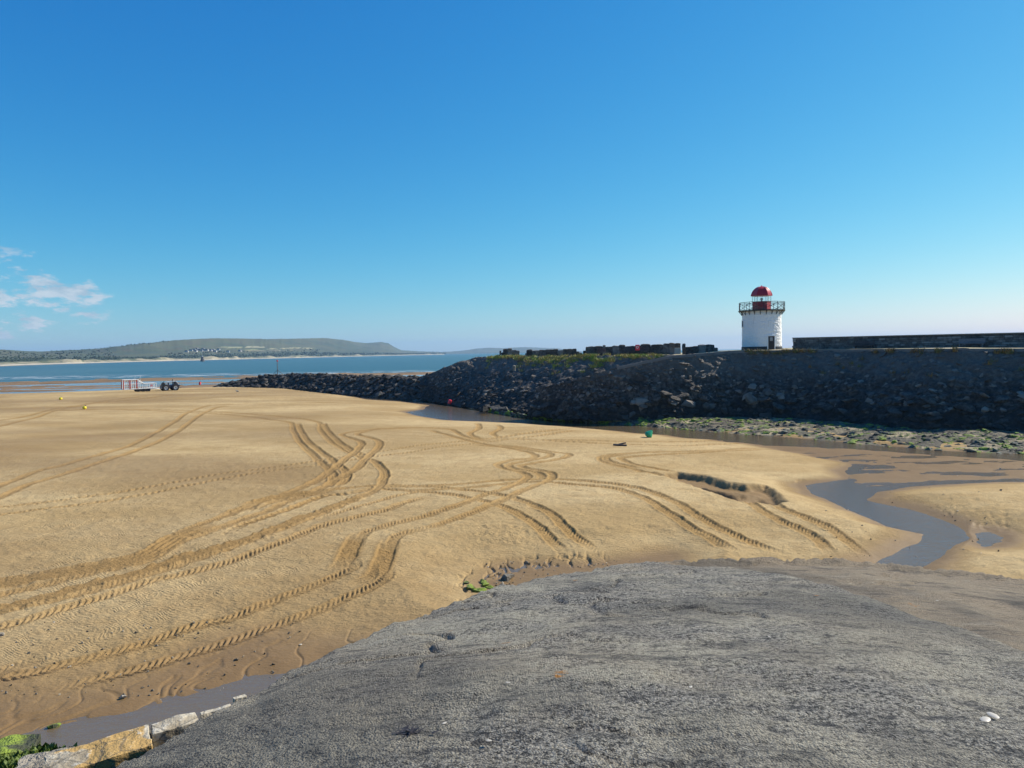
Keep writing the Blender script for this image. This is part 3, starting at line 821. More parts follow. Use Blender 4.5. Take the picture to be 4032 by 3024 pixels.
# the pier top behind and under the viewer
mb = MB(); mb.box((1.5, -4.3, 3.2), (14, 12.4, 7.0)); mb.bevel(.1)
tag(mb.build('pier_top', M_CONC), 'concrete pier top under the viewer', kind='structure')

# ------------------------------------------------------------------ rocks
def hull_rock(seed, n=15, sq=(1, 1, .62)):
    r_ = random.Random(seed); bm = bmesh.new()
    for _ in range(n):
        v = Vector((r_.gauss(0, 1), r_.gauss(0, 1), r_.gauss(0, 1))).normalized()
        # blocky: push towards a cube
        m_ = max(abs(v.x), abs(v.y), abs(v.z)); v = v.lerp(v / m_ * .8, .6) * r_.uniform(.82, 1.05)
        bm.verts.new((v.x * sq[0], v.y * sq[1], v.z * sq[2]))
    g = bmesh.ops.convex_hull(bm, input=bm.verts)
    dead = list({x for x in g['geom_interior'] + g['geom_unused'] if isinstance(x, bmesh.types.BMVert)})
    bmesh.ops.delete(bm, geom=dead, context='VERTS')
    bmesh.ops.recalc_face_normals(bm, faces=list(bm.faces))
    bmesh.ops.triangulate(bm, faces=list(bm.faces))
    V_ = np.array([v.co[:] for v in bm.verts]); bm.verts.index_update()
    F_ = np.array([[v.index for v in f.verts] for f in bm.faces]); bm.free()
    return V_, F_
HULLS = [hull_rock(k, 14 + k % 5) for k in range(14)]
FLATS = [hull_rock(60 + k, 13 + k % 4, (1, .8, .34)) for k in range(12)]
def rot_euler(rx, ry, rz):
    return np.array(Matrix.Rotation(rz, 3, 'Z') @ Matrix.Rotation(ry, 3, 'Y') @ Matrix.Rotation(rx, 3, 'X'))
def basis(n, u):
    """rotation whose z is n and x near u"""
    n = Vector(n).normalized(); u = Vector(u); u = (u - n * u.dot(n)).normalized(); v = n.cross(u)
    return np.array(Matrix((u, v, n)).transposed())
def joined_rocks(name, items, mat, parent=None):
    """items: (shape, pos, rot3x3, scale3) joined into one mesh with a tone per rock"""
    Vs, Fs, T_ = [], [], []; o_ = 0
    for (hv, hf), p_, r_, s_ in items:
        Vs.append((hv * np.asarray(s_)) @ r_.T + np.asarray(p_)); Fs.append(hf + o_); o_ += len(hv)
        T_.append(np.full(len(hv), rnd.random()))
    me = tri_mesh(name, np.vstack(Vs), np.vstack(Fs), False, {'tone': np.concatenate(T_)})
    o = link(name, me, mat, parent); o['kind'] = 'stuff'; return o
_rock_me = {}
def rock_me(kind, k, mat):
    key = (kind, k, mat.name)
    if key not in _rock_me:
        hv, hf = (HULLS if kind == 'h' else FLATS)[k]
        me = tri_mesh('stone', hv, hf); me.materials.append(mat); _rock_me[key] = me
    return _rock_me[key]
def single_rocks(name, items, mat, parent):
    for kind, k, p_, r_, s_ in items:
        o = bpy.data.objects.new(name, rock_me(kind, k, mat)); COL.objects.link(o)
        o.parent = parent
        o.matrix_world = Matrix.Translation(p_) @ Matrix(r_.tolist()).to_4x4() @ Matrix.Diagonal((*s_, 1))

# ------------------------------------------------------------------ the stone-pitched harbour slope opposite
def loft(toe, crest, n, rows, bulge=.0, nz=.14):
    """surface between two matching 3-D polylines"""
    def res(pl):
        pl = np.asarray(pl); s_ = np.concatenate([[0], np.cumsum(np.linalg.norm(np.diff(pl[:, :2], axis=0), axis=1))]); s_ /= s_[-1]
        t_ = np.linspace(0, 1, n); return np.stack([np.interp(t_, s_, pl[:, k]) for k in range(3)], 1)
    a = np.asarray(toe); 
    # same parameter for both lines: index based
    t_ = np.linspace(0, len(a) - 1, n); b = np.asarray(crest); ix = np.arange(len(a))
    A = np.stack([np.interp(t_, ix, a[:, k]) for k in range(3)], 1); B = np.stack([np.interp(t_, ix, b[:, k]) for k in range(3)], 1)
    v = np.linspace(0, 1, rows)[:, None, None]
    G = A[None] * (1 - v) + B[None] * v
    G[..., 2] += bulge * np.sin(v[..., 0] * math.pi)
    G[..., 2] += nz * fbm(G[..., 0] * .7 + G[..., 2], G[..., 1] * .7 + G[..., 2] * .5, 4) * np.sin(np.clip(v[..., 0] * 1.0, 0.02, .98) * math.pi) ** .3
    return G
def offset_line(pts, w, zs):
    """points moved away from the viewer's side by w, at heights zs"""
    p_ = np.asarray(pts, float); tg = np.gradient(p_[:, :2], axis=0); tg /= np.linalg.norm(tg, axis=1)[:, None]
    nrm = np.stack([-tg[:, 1], tg[:, 0]], 1)
    nrm *= np.sign((nrm * p_[:, :2]).sum(1))[:, None]
    w = np.asarray(w, float)
    return np.column_stack([p_[:, :2] + nrm * w[:, None], zs])

# front slope (with the ramp spur that sinks to the left)
T_R = np.array([P(2080, 1640, .5), P(2250, 1652, .5), P(2420, 1655, .5), P(2650, 1652, .6), P(2880, 1645, .7), P(3121, 1650, .8), P(3302, 1662, .8), P(3603, 1690, .8), P(4032, 1704, .8), P(4500, 1722, .8), P(5000, 1742, .8)])
C_R = offset_line(T_R, [1.8, 2.4, 3.0, 3.5, 5.0, 7.8, 7.8, 7.6, 7.4, 7.4, 7.4], [4.2, 5.6, 6.9, 8.2, 8.72, 8.72, 8.70, 8.65, 8.55, 8.5, 8.45])
# left slope, set back behind the spur, its end falling to the breakwater
T_L = np.array([P(1590, 1566, .2), P(1650, 1573, .2), P(1705, 1581, .2), P(1776, 1593, .2), P(1860, 1607, .2), P(1906, 1615, .2), [1.5, 104.0, .4], [8.5, 100.5, .5], [22, 99.5, .6]])
C_L = np.array([PD(1632, 1494, 151), PD(1700, 1468, 147), PD(1790, 1431, 141), PD(1880, 1406, 141), PD(2000, 1404, 131), PD(2150, 1403, 121.5), PD(2300, 1402, 113), PD(2500, 1400, 108.5), PD(2780, 1394, 106)])
quay = empty('harbour_slope', (T_R[3][0], T_R[3][1], 0))
tag(quay, 'long dark stone-pitched harbour bank carrying the lighthouse', 'embankment')
G_R = loft(T_R, C_R, 420, 60, 0, .55); G_L = loft(T_L, C_L, 320, 60, 0, .55)
off = np.array(quay.location)
def tone_of(G): return np.clip(.5 + .9 * fbm(G[..., 0] * .5 + G[..., 2], G[..., 1] * .5, 3), 0, 1) * .55
link('slope_face', grid_mesh('slope_face', G_R - off, True, {'tone': tone_of(G_R)}), M_SLOPE, quay)
link('slope_face', grid_mesh('slope_face', G_L - off, True, {'tone': tone_of(G_L)}), M_SLOPE, quay)
def strew(G, n, smin, smax, vr=(0, 1), flat=True, lift=.14, shade=None):
    out = []
    nr_, nc_ = G.shape[:2]
    for _ in range(n):
        v = rnd.uniform(*vr) * (nr_ - 2); u = rnd.uniform(0, nc_ - 2)
        i, j = int(v), int(u)
        p_ = G[i, j] + (G[i + 1, j] - G[i, j]) * (v - i) + (G[i, j + 1] - G[i, j]) * (u - j)
        du = G[i, min(j + 3, nc_ - 1)] - G[i, j]; dv = G[min(i + 3, nr_ - 1), j] - G[i, j]
        nn = np.cross(du, dv); nn = nn / (np.linalg.norm(nn) + 1e-9)
        if nn[2] < 0: nn = -nn
        nn = nn + np.array([0, 0, rnd.uniform(0, .9)]); nn /= np.linalg.norm(nn)
        b_ = basis(nn, du) @ rot_euler(rnd.gauss(0, .11), rnd.gauss(0, .11), rnd.gauss(0, .35))
        s0 = smin + (smax - smin) * rnd.random() ** 2.2
        out.append(('f' if flat and rnd.random() < .75 else 'h', rnd.randrange(12), p_ + nn * lift * s0, b_, (s0 * rnd.uniform(.8, 1.35), s0 * rnd.uniform(.7, 1.1), s0 * rnd.uniform(.7, 1.2))))
    return out
def as_join(items, o_=np.zeros(3)):
    return [((FLATS if a == 'f' else HULLS)[k], p_ - o_, r_, s_) for a, k, p_, r_, s_ in items]
st = strew(G_R, 2600, .16, .50, (0.0, 1.0), lift=-.02) + strew(G_L, 2300, .16, .48, (0, 1.0), lift=-.02) + strew(G_R, 900, .26, .55, (0, .45)) + strew(G_L, 700, .26, .5, (0, .4))
joined_rocks('small_stones', as_join(st, off), M_SLOPE, quay)
big = strew(G_R, 215, .5, 1.05, (.02, .40), lift=.12) + strew(G_L, 75, .5, .9, (.03, .35), lift=.12)
single_rocks('stone', [(a, k, p_ , r_, s_) for a, k, p_, r_, s_ in big], M_SLOPE_OBJ, quay)
for o in quay.children:
    if o.name.startswith('stone'): o.matrix_parent_inverse = Matrix.Translation(-quay.location)

# pier top: path and turf behind the crest lines
def mat_turf():
    m, t = new_mat('pier_top_turf')
    p = t.geo()
    n = t.noise(p, .8, 5, .6)
    c = t.mix(t.step(n, .45, .65), (.38, .31, .17), (.19, .20, .07))
    c = t.mix(t.step(t.noise(p, .16, 3), .50, .60), c, (.44, .37, .24))
    t.out(pbsdf(t, Base_Color=c, Roughness=.95, Normal=t.bump(t.noise(p, 9, 4), .5, .05))); return m
M_TURF = mat_turf()
bR = offset_line(C_R, [1.2, 1.2, 1.4, 2.5, 14] + [26] * (len(C_R) - 5), C_R[:, 2] + np.array([-.5, -.5, -.5, -.3, 0] + [.5] * (len(C_R) - 5))); bL = C_L + np.array([[9, 11, .0], [10, 13, .1], [11, 15, .15], [12, 18, .15], [13, 20, .18], [14, 22, .2], [14, 22, .2], [14, 22, .2], [12, 20, .1]])
gtop = loft(C_R + [0, 0, -.02], bR, 200, 14, 0, .05); gtopL = loft(C_L + [0, 0, -.02], bL, 140, 12, 0, .05)
# far side of the embankment falls to the sea flats
fR = offset_line(bR, [9] * len(bR), np.full(len(bR), -1.2)); fL = np.column_stack([bL[:, 0] + 4, bL[:, 1] + 9, np.full(len(bL), -1.2)])
tag(link('embankment_top', grid_mesh('embankment_top', np.concatenate([gtop, loft(bR, fR, 200, 6)[1:]], 0)), M_TURF), 'pale path and thin turf along the embankment top', kind='structure')
tag(link('embankment_top', grid_mesh('embankment_top', np.concatenate([gtopL, loft(bL, fL, 140, 6)[1:]], 0)), M_TURF), 'turf strip on the seaward end of the embankment', kind='structure')
# concrete kerb along the crest
def ribbon(name, line, w, h, mat, parent, n=120, dz=0.0):
    ix = np.arange(len(line)); t_ = np.linspace(0, len(line) - 1, n)
    L = np.stack([np.interp(t_, ix, np.asarray(line)[:, k]) for k in range(3)], 1)
    tg = np.gradient(L[:, :2], axis=0); tg /= np.linalg.norm(tg, axis=1)[:, None]; nm = np.stack([-tg[:, 1], tg[:, 0]], 1)
    nm *= np.sign((nm * L[:, :2]).sum(1))[:, None]
    pr = [(-w / 2, -.3), (-w / 2, h), (w / 2, h), (w / 2, -.3)]
    G = np.stack([np.column_stack([L[:, :2] + nm * a, L[:, 2] + b + dz]) for a, b in pr], 0)
    return link(name, grid_mesh(name, G, False), mat, parent)
M_KERB = simple('weathered_kerb', (.17, .165, .155), .9, var=.35, scale=2.0, bump=.5)
kb = ribbon('kerb', C_R[2:] - off, .45, .04, M_KERB, quay)

# ------------------------------------------------------------------ foreshore ledge between the slope and the stream
F_ = np.array([P(x, y, -.06) for x, y in [(1912, 1622), (2041, 1644), (2164, 1656), (2300, 1665), (2482, 1677), (2700, 1695), (2900, 1711), (3121, 1728), (3422, 1755), (3723, 1780), (4032, 1792), (4400, 1812), (4800, 1835)]])
U_ = np.array([P(x, y, z) for x, y, z in [(1930, 1612, .4), (2060, 1632, .5), (2164, 1640, .6), (2300, 1645, .6), (2482, 1646, .7), (2700, 1644, .8), (2900, 1640, .85), (3121, 1644, .9), (3422, 1665, .9), (3723, 1688, .9), (4032, 1700, .9), (4400, 1716, .9), (4800, 1734, .9)]])
G_F = loft(F_, U_, 260, 26, .12, .35)
tag(link('foreshore', grid_mesh('foreshore', G_F, True, {'tone': tone_of(G_F)}), M_SHORE_BED), 'weedy stony ledge between the stream and the harbour slope', kind='structure')
fs = strew(G_F, 2600, .13, .46, (0.0, .95), lift=.02)
o = joined_rocks('foreshore_stones', as_join(fs), M_SHORE)
tag(o, 'weed covered stones strewn over the ledge by the stream', 'stones', kind='stuff')
# loose boulders along the foot of the slope
ORD = 'first second third fourth fifth sixth seventh eighth ninth tenth eleventh twelfth thirteenth fourteenth fifteenth sixteenth seventeenth eighteenth nineteenth twentieth twenty-first twenty-second twenty-third twenty-fourth'.split()
bl = [(1905, 1618, .9), (1918, 1606, 1.0), (1950, 1612, 1.1), (1985, 1620, 1.0), (2010, 1612, .9), (2035, 1628, 1.0), (2075, 1632, .9), (2110, 1628, .7), (2150, 1640, .7),
      (2605, 1600, .9), (2655, 1612, 1.0), (2690, 1628, 1.0), (2728, 1608, 1.15), (2742, 1636, .8), (2775, 1640, .85), (2800, 1640, .75), (2868, 1630, .7), (2560, 1625, .8), (2520, 1635, .7),
      (2470, 1640, .8), (2420, 1646, .6), (2940, 1600, .9), (2990, 1588, 1.0), (3100, 1592, 1.0), (3160, 1636, .8), (3340, 1642, .9), (3420, 1640, .8), (3500, 1622, 1.0), (3760, 1640, 1.1), (3840, 1636, 1.0), (3420, 1680, .7)]
for k, (x, y, s_) in enumerate(bl):
    z0 = .55 if x > 2164 else .15
    sub_ = max(0, (1655 if x > 2164 else 1630) - y)
    q = P(x, y + sub_ * .55, z0)
    zz_ = z0 + sub_ * .012
    o = bpy.data.objects.new('boulder', rock_me('h', k % 14, M_BOULDER)); COL.objects.link(o)
    o.location = (q[0], q[1], zz_ + s_ * .3); o.rotation_euler = (rnd.uniform(-.25, .25), rnd.uniform(-.25, .25), rnd.uniform(0, 6.3))
    o.scale = (s_ * rnd.uniform(.85, 1.2), s_ * rnd.uniform(.7, 1.0), s_ * rnd.uniform(.85, 1.1))
    heap = x < 2164
    mates = sorted(b_[0] + b_[1] * 1e-4 for b_ in bl if (b_[0] < 2164) == heap)
    nth = ORD[mates.index(x + y * 1e-4)]
    if heap: tag(o, f'{nth} dark boulder from the left in the heap jutting into the pool', 'boulder', 'boulders heaped beside the pool')
    else: tag(o, f'{nth} loose boulder from the left along the foot of the stone slope', 'boulder', 'boulders along the foot of the slope')

# ------------------------------------------------------------------ rock breakwater running out to the left
BA = np.array([PD(885, 1505, 226)[:2], PD(1010, 1500, 219)[:2], PD(1150, 1500, 209)[:2], PD(1300, 1500, 192)[:2], PD(1450, 1500, 172)[:2], PD(1600, 1500, 157)[:2], PD(1700, 1500, 149)[:2], PD(1790, 1500, 145)[:2]])
BZ = np.array([1.1, 3.0, 3.9, 4.0, 4.1, 4.1, 4.0, 3.8])
BL = np.column_stack([BA, BZ])
tg = np.gradient(BA, axis=0); tg /= np.linalg.norm(tg, axis=1)[:, None]; nm = np.stack([-tg[:, 1], tg[:, 0]], 1); nm *= np.sign((nm * BA).sum(1))[:, None]
front = np.column_stack([BA - nm * 7.0, np.full(8, -.2)]); ftop = np.column_stack([BA - nm * 1.2, BZ]); btop = np.column_stack([BA + nm * 1.2, BZ - .1]); back = np.column_stack([BA + nm * 8, np.full(8, -.9)])
G_B = np.concatenate([loft(front, ftop, 170, 16, 0, .5), loft(ftop, btop, 170, 4, 0, .3)[1:], loft(btop, back, 170, 10, 0, .5)[1:]], 0)
brk = empty('breakwater', (BA[3][0], BA[3][1], 0))
tag(brk, 'low black rock breakwater running out onto the flats', 'breakwater')
offb = np.array(brk.location)
link('core', grid_mesh('core', G_B - offb, True, {'tone': tone_of(G_B)}), M_BREAK, brk)
sb_ = strew(G_B, 1500, .35, .75, (0, .75), flat=False, lift=.2)
joined_rocks('small_rocks', as_join(sb_, offb), M_BREAK, brk)
bb = strew(G_B, 290, .75, 1.15, (.05, .62), flat=False, lift=.25)
single_rocks('rock', bb, M_BREAK_OBJ, brk)
for o in brk.children:
    if o.name.startswith('rock'): o.matrix_parent_inverse = Matrix.Translation(-brk.location)

# ------------------------------------------------------------------ far hills across the estuary
HP = [(-900, 1372), (-600, 1378), (-300, 1366), (0, 1377), (100, 1382), (170, 1384), (250, 1380), (300, 1378), (400, 1373), (470, 1364), (550, 1355), (620, 1347), (700, 1339), (780, 1334), (850, 1332), (950, 1333), (1050, 1335),
      (1180, 1333), (1280, 1331), (1350, 1338), (1400, 1347), (1440, 1351), (1470, 1349), (1500, 1346), (1530, 1352), (1560, 1370), (1580, 1379), (1650, 1383), (1700, 1385), (1750, 1387)]
SHP = [(-900, 1000), (-300, 1250), (0, 1500), (250, 1800), (500, 2150), (800, 2600), (1000, 2950), (1200, 3500), (1400, 4300), (1550, 5000), (1650, 5600), (1750, 6200)]
hx = np.linspace(-900, 1750, 520)
hy = np.interp(hx, *zip(*HP)) - 2.2 * np.abs(fbm(hx * .11, hx * 0, 3)) * smooth(800, 500, hx) * (hx > 200) - 1.2 * fbm(hx * .2, hx * 0 + 4, 2)
rs = np.interp(hx, *zip(*SHP)) * (1 + .02 * fbm(hx * .02, hx * 0, 3))
rg = np.maximum(rs * 1.28 + 500, 3400)
tt = np.concatenate([np.linspace(0, .12, 8), np.linspace(.14, 1, 40), np.linspace(1.05, 1.5, 6)])
V = np.zeros((len(tt), len(hx), 3)); TV = np.zeros((len(tt), len(hx)))
for c in range(len(hx)):
    top = PD(hx[c], hy[c], rg[c])
    d = ray(hx[c], hy[c]); u = d[:2] / np.linalg.norm(d[:2])
    for k, t_ in enumerate(tt):
        r_ = rs[c] + (rg[c] - rs[c]) * t_
        if t_ <= .12: z = -1.3 + 3.6 * smooth(0, .05, t_) + 4.0 * smooth(.05, .12, t_)
        elif t_ <= 1: z = 6.3 + (top[2] - 6.3) * ((t_ - .12) / .88) ** 1.35
        else: z = top[2] * (1 - (t_ - 1) * 1.4)
        V[k, c] = (u[0] * r_, u[1] * r_, z); TV[k, c] = t_
hn = fbm(V[..., 0] * .006, V[..., 1] * .003, 4)
V[..., 2] += np.where((TV > .14) & (TV < .97), hn * 14 * np.minimum(1, V[..., 2] / 40), 0) + np.where((TV > .04) & (TV <= .13), np.maximum(0, fbm(V[..., 0] * .012, V[..., 1] * .012, 3)) * 14, 0)
def mat_hill():
    m, t = new_mat('far_hillside')
    p = t.geo(); u = t.attr('up')
    n = t.noise(t.mapv(p, (.004, .002, .01)), 1.0, 5, .6); n2 = t.noise(p, .02, 4, .6)
    heath = t.mix(t.step(n, .35, .65), (.040, .062, .028), (.075, .085, .036))
    heath = t.mix(t.math('MULTIPLY', t.step(n2, .5, .62), .5), heath, (.085, .062, .036))
    wood = t.mix(n2, (.020, .036, .016), (.045, .065, .026))
    wm = t.math('MULTIPLY', t.step(t.math('ADD', u, t.math('MULTIPLY', n, .35)), .62, .50), .95)
    c = t.mix(wm, heath, wood)
    dune = t.mix(t.step(t.noise(p, .016, 5, .6), .42, .58), (.30, .26, .16), (.10, .11, .05))
    c = t.mix(t.step(u, .11, .085), c, dune)
    c = t.mix(t.step(u, .045, .030), c, (.42, .37, .28))
    c = t.mix(t.step(u, .018, .010), c, (.16, .125, .09))
    t.out(pbsdf(t, Base_Color=c, Roughness=.95)); return m
M_HILL = mat_hill()
hills = tag(link('hills', grid_mesh('hills', V, True, {'up': TV}), M_HILL), 'long green headland with dunes across the estuary', kind='structure')
HV_ = V
def on_hill(px, py):
    """point of the hillside seen at a photo pixel (marching the ray over the hill section)"""
    c = int(np.clip(np.interp(px, hx, np.arange(len(hx))), 0, len(hx) - 1))
    for k in range(1, len(tt)):
        a = HV_[k, c]; r_ = math.hypot(a[0], a[1])
        v = ray(px, py); z = CAM_H + v[2] * r_ / math.hypot(v[0], v[1])
        if a[2] >= z: return np.array([v[0] * r_ / math.hypot(v[0], v[1]), v[1] * r_ / math.hypot(v[0], v[1]), z])
    return None
# second, farther headland
H2 = [(1540, 1392), (1600, 1388), (1700, 1387), (1780, 1384), (1840, 1378), (1880, 1372), (1930, 1369), (1980, 1371), (2030, 1368), (2080, 1367), (2130, 1369), (2200, 1372), (2260, 1379), (2310, 1387), (2330, 1390)]
hx2 = np.linspace(1540, 2330, 150); hy2 = np.interp(hx2, *zip(*H2)) - .8 * fbm(hx2 * .12, hx2 * 0, 3)
V2 = np.zeros((16, 150, 3)); T2 = np.zeros((16, 150))
for c in range(150):
    top = PD(hx2[c], hy2[c], 9800); d = ray(hx2[c], hy2[c]); u = d[:2] / np.linalg.norm(d[:2])
    for k in range(16):
        t_ = k / 12.0; r_ = 8600 + 1200 * t_
        z = -2 + (top[2] + 2) * min(1, t_) ** 1.3 if t_ <= 1 else top[2] * (1.9 - t_)
        V2[k, c] = (u[0] * r_, u[1] * r_, z); T2[k, c] = .12 + .88 * min(1, t_)
tag(link('headland', grid_mesh('headland', V2, True, {'up': T2}), M_HILL), 'faint blue far headland low on the horizon', kind='structure')

# pale fields laid over the hillside
def mat_field():
    m, t = new_mat('field')
    r_ = t.node('ShaderNodeObjectInfo').outputs['Random']
    c = t.ramp(r_, [(0, (.33, .29, .16)), (.4, (.24, .25, .11)), (.7, (.36, .31, .20)), (1, (.14, .20, .07))])
    t.out(pbsdf(t, Base_Color=t.mix(t.noise(t.geo(), .03, 4), c, (.22, .21, .12)), Roughness=.95)); return m
M_FIELD = mat_field()
fl = [(852, 948, 1366, 1373), (962, 1040, 1364, 1371), (950, 1052, 1376, 1379), (1052, 1094, 1372, 1377), (1056, 1110, 1380, 1384), (1100, 1135, 1371, 1376), (1132, 1178, 1369, 1374), (1118, 1150, 1378, 1381), (1186, 1228, 1370, 1376), (958, 1046, 1381, 1384)]
for x0, x1, y0, y1 in fl:
    vs = []; ok = True
    for yy_ in np.linspace(y1, y0, 4):
        for xx in np.linspace(x0, x1, 6):
            q = on_hill(xx + (y1 - yy_) * 1.6, yy_)
            if q is None: ok = False; break
            vs.append(q + [0, 0, 1.5])
        if not ok: break
    if ok and len(vs) == 24:
        G = np.array(vs).reshape(4, 6, 3)
        tag(link('field', grid_mesh('field', G), M_FIELD), 'pale stubble field on the far hillside', kind='structure')
# dark belts of trees (read as one mass at this distance)
M_WOOD = simple('far_trees', (.030, .048, .022), .95, var=.6, scale=.02)
it = []
for _ in range(5200):
    c = rnd.randrange(len(hx)); px = hx[c]
    if px < -500: continue
    band = rnd.random()
    if band < .70: k = int(np.interp(rnd.uniform(.125, .33), tt, np.arange(len(tt))))
    elif 200 < px < 660: k = int(np.interp(rnd.uniform(.93, 1.0), tt, np.arange(len(tt))))
    else: k = int(np.interp(rnd.uniform(.2, .50), tt, np.arange(len(tt))))
    if px > 1250 and k > 14: continue
    if px < 450 and rnd.random() < .5: k = rnd.randrange(9, 44)
    q = HV_[k, c]; d_ = math.hypot(q[0], q[1]); s_ = d_ / 2914 * rnd.uniform(1.0, 3.4) * (.6 if k > 40 else 1)
    it.append((HULLS[rnd.randrange(14)], q + [rnd.uniform(-8, 8), rnd.uniform(-20, 20), s_ * .4], rot_euler(rnd.random(), rnd.random(), rnd.random() * 6), (s_ * 1.5, s_ * 1.5, s_)))
o = joined_rocks('far_woodland', it, M_WOOD); tag(o, 'dark woodland along the foot of the far hills', 'woodland', kind='stuff')
# white cottages of the village on the hillside
M_WHITE = simple('white_render', (.50, .49, .47), .8, var=.08)
M_SLATE = simple('slate', (.10, .105, .12), .7, var=.2)
hw = MB(); hw.box((0, 0, 2.6), (13, 8, 5.2)); hme = hw.mesh('wall')
hme.materials.append(M_WHITE)
rf = MB(); rf.prism([(-7.2, 5.2), (7.2, 5.2), (4.5, 8.6), (-4.5, 8.6)], -4.6, 4.6); rme = rf.mesh('roof'); rme.materials.append(M_SLATE)
for x, y in [(752, 1383), (764, 1380), (771, 1385), (783, 1381), (792, 1384), (806, 1382), (815, 1381), (829, 1382), (841, 1381), (848, 1386), (775, 1377), (800, 1378), (860, 1379), (945, 1384), (897, 1387), (735, 1387)]:
    q = on_hill(x, y)
    if q is None: continue
    h_ = empty('cottage', (q[0], q[1], q[2] - 1), rnd.uniform(-.5, .5))
    tag(h_, 'tiny white cottage in the village on the far hillside', 'house', 'cottages of the far village')
    link('wall', hme, None, h_); link('roof', rme, None, h_)

# ------------------------------------------------------------------ lighthouse
M_LWHITE, t = new_mat('whitewashed_rubble')
p = t.node('ShaderNodeTexCoord').outputs['Object']
v = t.voro(t.mapv(p, (1, 1, 1.6)), 3.3, 'F1')
n = t.noise(p, 5, 5, .6)
c = t.mix(n, (.78, .77, .75), (.88, .87, .85))
c = t.mix(t.math('MULTIPLY', t.step(t.noise(t.mapv(p, (3, 3, .4)), 1.0, 4, .6), .56, .72), .35), c, (.45, .43, .39))
t.out(pbsdf(t, Base_Color=c, Roughness=.75, Normal=t.bump(t.math('ADD', t.math('MULTIPLY', v, -1.0), t.math('MULTIPLY', n, .6)), .7, .08)))
M_BLACK = simple('black_paint', (.018, .019, .024), .55, var=.3, scale=3, bump=.3)
M_RED = simple('red_paint', (.42, .018, .022), .32, var=.12, scale=2)
M_IRON = simple('dark_ironwork', (.020, .024, .026), .5, var=.2)
M_DOOR = simple('black_door', (.022, .016, .016), .45, var=.3)
M_GLASS, t = new_mat('window_glass')
g = t.node('ShaderNodeBsdfGlossy', Roughness=.04, Color=(1, 1, 1, 1)); tr = t.node('ShaderNodeBsdfTransparent', Color=(.95, .98, .98, 1))
fr = t.node('ShaderNodeFresnel', IOR=1.5)
mx = t.node('ShaderNodeMixShader', i0=.08, i1=tr.outputs[0], i2=g.outputs[0]); t.out(mx.outputs[0])
M_PANE = simple('dark_pane', (.03, .035, .04), .12, var=.2)
M_PALEPANE = simple('pale_pane', (.30, .31, .32), .25, var=.2)

LP = PD(2999, 1380, 109.5)
LZ = 8.78
u_ = LP[:2] / np.linalg.norm(LP[:2])
LROT = math.atan2(-u_[0], u_[1])           # local -Y faces the viewer
lh = empty('lighthouse', (LP[0], LP[1], LZ), LROT)
tag(lh, 'short white lighthouse with red domed lantern and railed gallery', 'lighthouse')
# tower, displaced to read as painted rubble
NS, NH = 220, 110
aa = np.linspace(0, 2 * math.pi, NS + 1); zz_ = np.linspace(.48, 5.40, NH)
A_, Z_ = np.meshgrid(aa, zz_)
rad = 2.66 - .05 * (Z_ / 5.4)
q1 = A_ * 2.66
rowh = .19; rown = np.floor(Z_ / rowh)
brw = .36 + .1 * np.sin(rown * 7.1); bx_ = q1 / brw + rown * .47
cell = np.floor(bx_)
pit_ = _T[(cell.astype(int) * 7 + 13) & 511, (rown.astype(int) * 11 + 5) & 511] - .5
edge_ = np.minimum(np.minimum(bx_ - cell, 1 - (bx_ - cell)) * brw, np.minimum(Z_ / rowh - rown, 1 - (Z_ / rowh - rown)) * rowh)
dsp = pit_ * .05 - .035 * smooth(.035, 0, edge_) + .02 * fbm(np.mod(q1, 16.7) * 4, Z_ * 5, 3)
dsp[:, -1] = dsp[:, 0]
rad = rad + dsp * .8
link('tower', grid_mesh('tower', np.stack([rad * np.cos(A_), rad * np.sin(A_), Z_], -1)), M_LWHITE, lh)
MB().lathe([(2.74, -.25), (2.72, .2), (2.70, .46), (2.66, .485), (2.5, .485)], 72).build('plinth', M_BLACK, lh, R(40))
# door and window set into the wall; angles measured from the viewer's side
def wall_frame(ang, r_):
    """matrix: local x along the wall, -y outward"""
    return Matrix.Rotation(ang, 4, 'Z') @ Matrix.Translation((0, -r_, 0))
def wall_part(name, mat, ang, r_, boxes, parent, bev=.01):
    mb = MB()
    for c_, s_ in boxes: mb.box(c_, s_)
    if bev: mb.bevel(bev)
    me = mb.mesh(name); me.transform(wall_frame(ang, r_)); return link(name, me, mat, parent)
AD = R(27.5)
door = wall_part('door', M_DOOR, AD, 2.64, [((0, 0, .98), (.86, .14, 1.74))], lh)
wall_part('frame', M_LWHITE, AD, 2.64, [((-.52, 0, 1.02), (.12, .22, 1.94)), ((.52, 0, 1.02), (.12, .22, 1.94)), ((0, 0, 1.945), (.92, .22, .13))], door)
wall_part('pane', M_PALEPANE, AD, 2.72, [((0, 0, 1.48), (.42, .03, .50))], door)
wall_part('handle', M_IRON, AD, 2.74, [((-.32, 0, 1.0), (.04, .06, .16))], door)
wall_part('panel', M_DOOR, AD, 2.725, [((-.19, 0, .62), (.28, .03, .72)), ((.19, 0, .62), (.28, .03, .72))], door)
AW = R(-69)
win = wall_part('window', M_PANE, AW, 2.60, [((0, 0, 3.66), (.52, .12, .84))], lh)
wall_part('frame', M_LWHITE, AW, 2.62, [((-.30, 0, 3.66), (.08, .2, .98)), ((.30, 0, 3.66), (.08, .2, .98)), ((0, 0, 4.11), (.52, .2, .08)), ((0, 0, 3.21), (.66, .26, .08))], win)
wall_part('glazing_bar', M_IRON, AW, 2.665, [((0, 0, 3.66), (.035, .03, .82)), ((0, .004, 3.66), (.5, .03, .035))], win, 0)
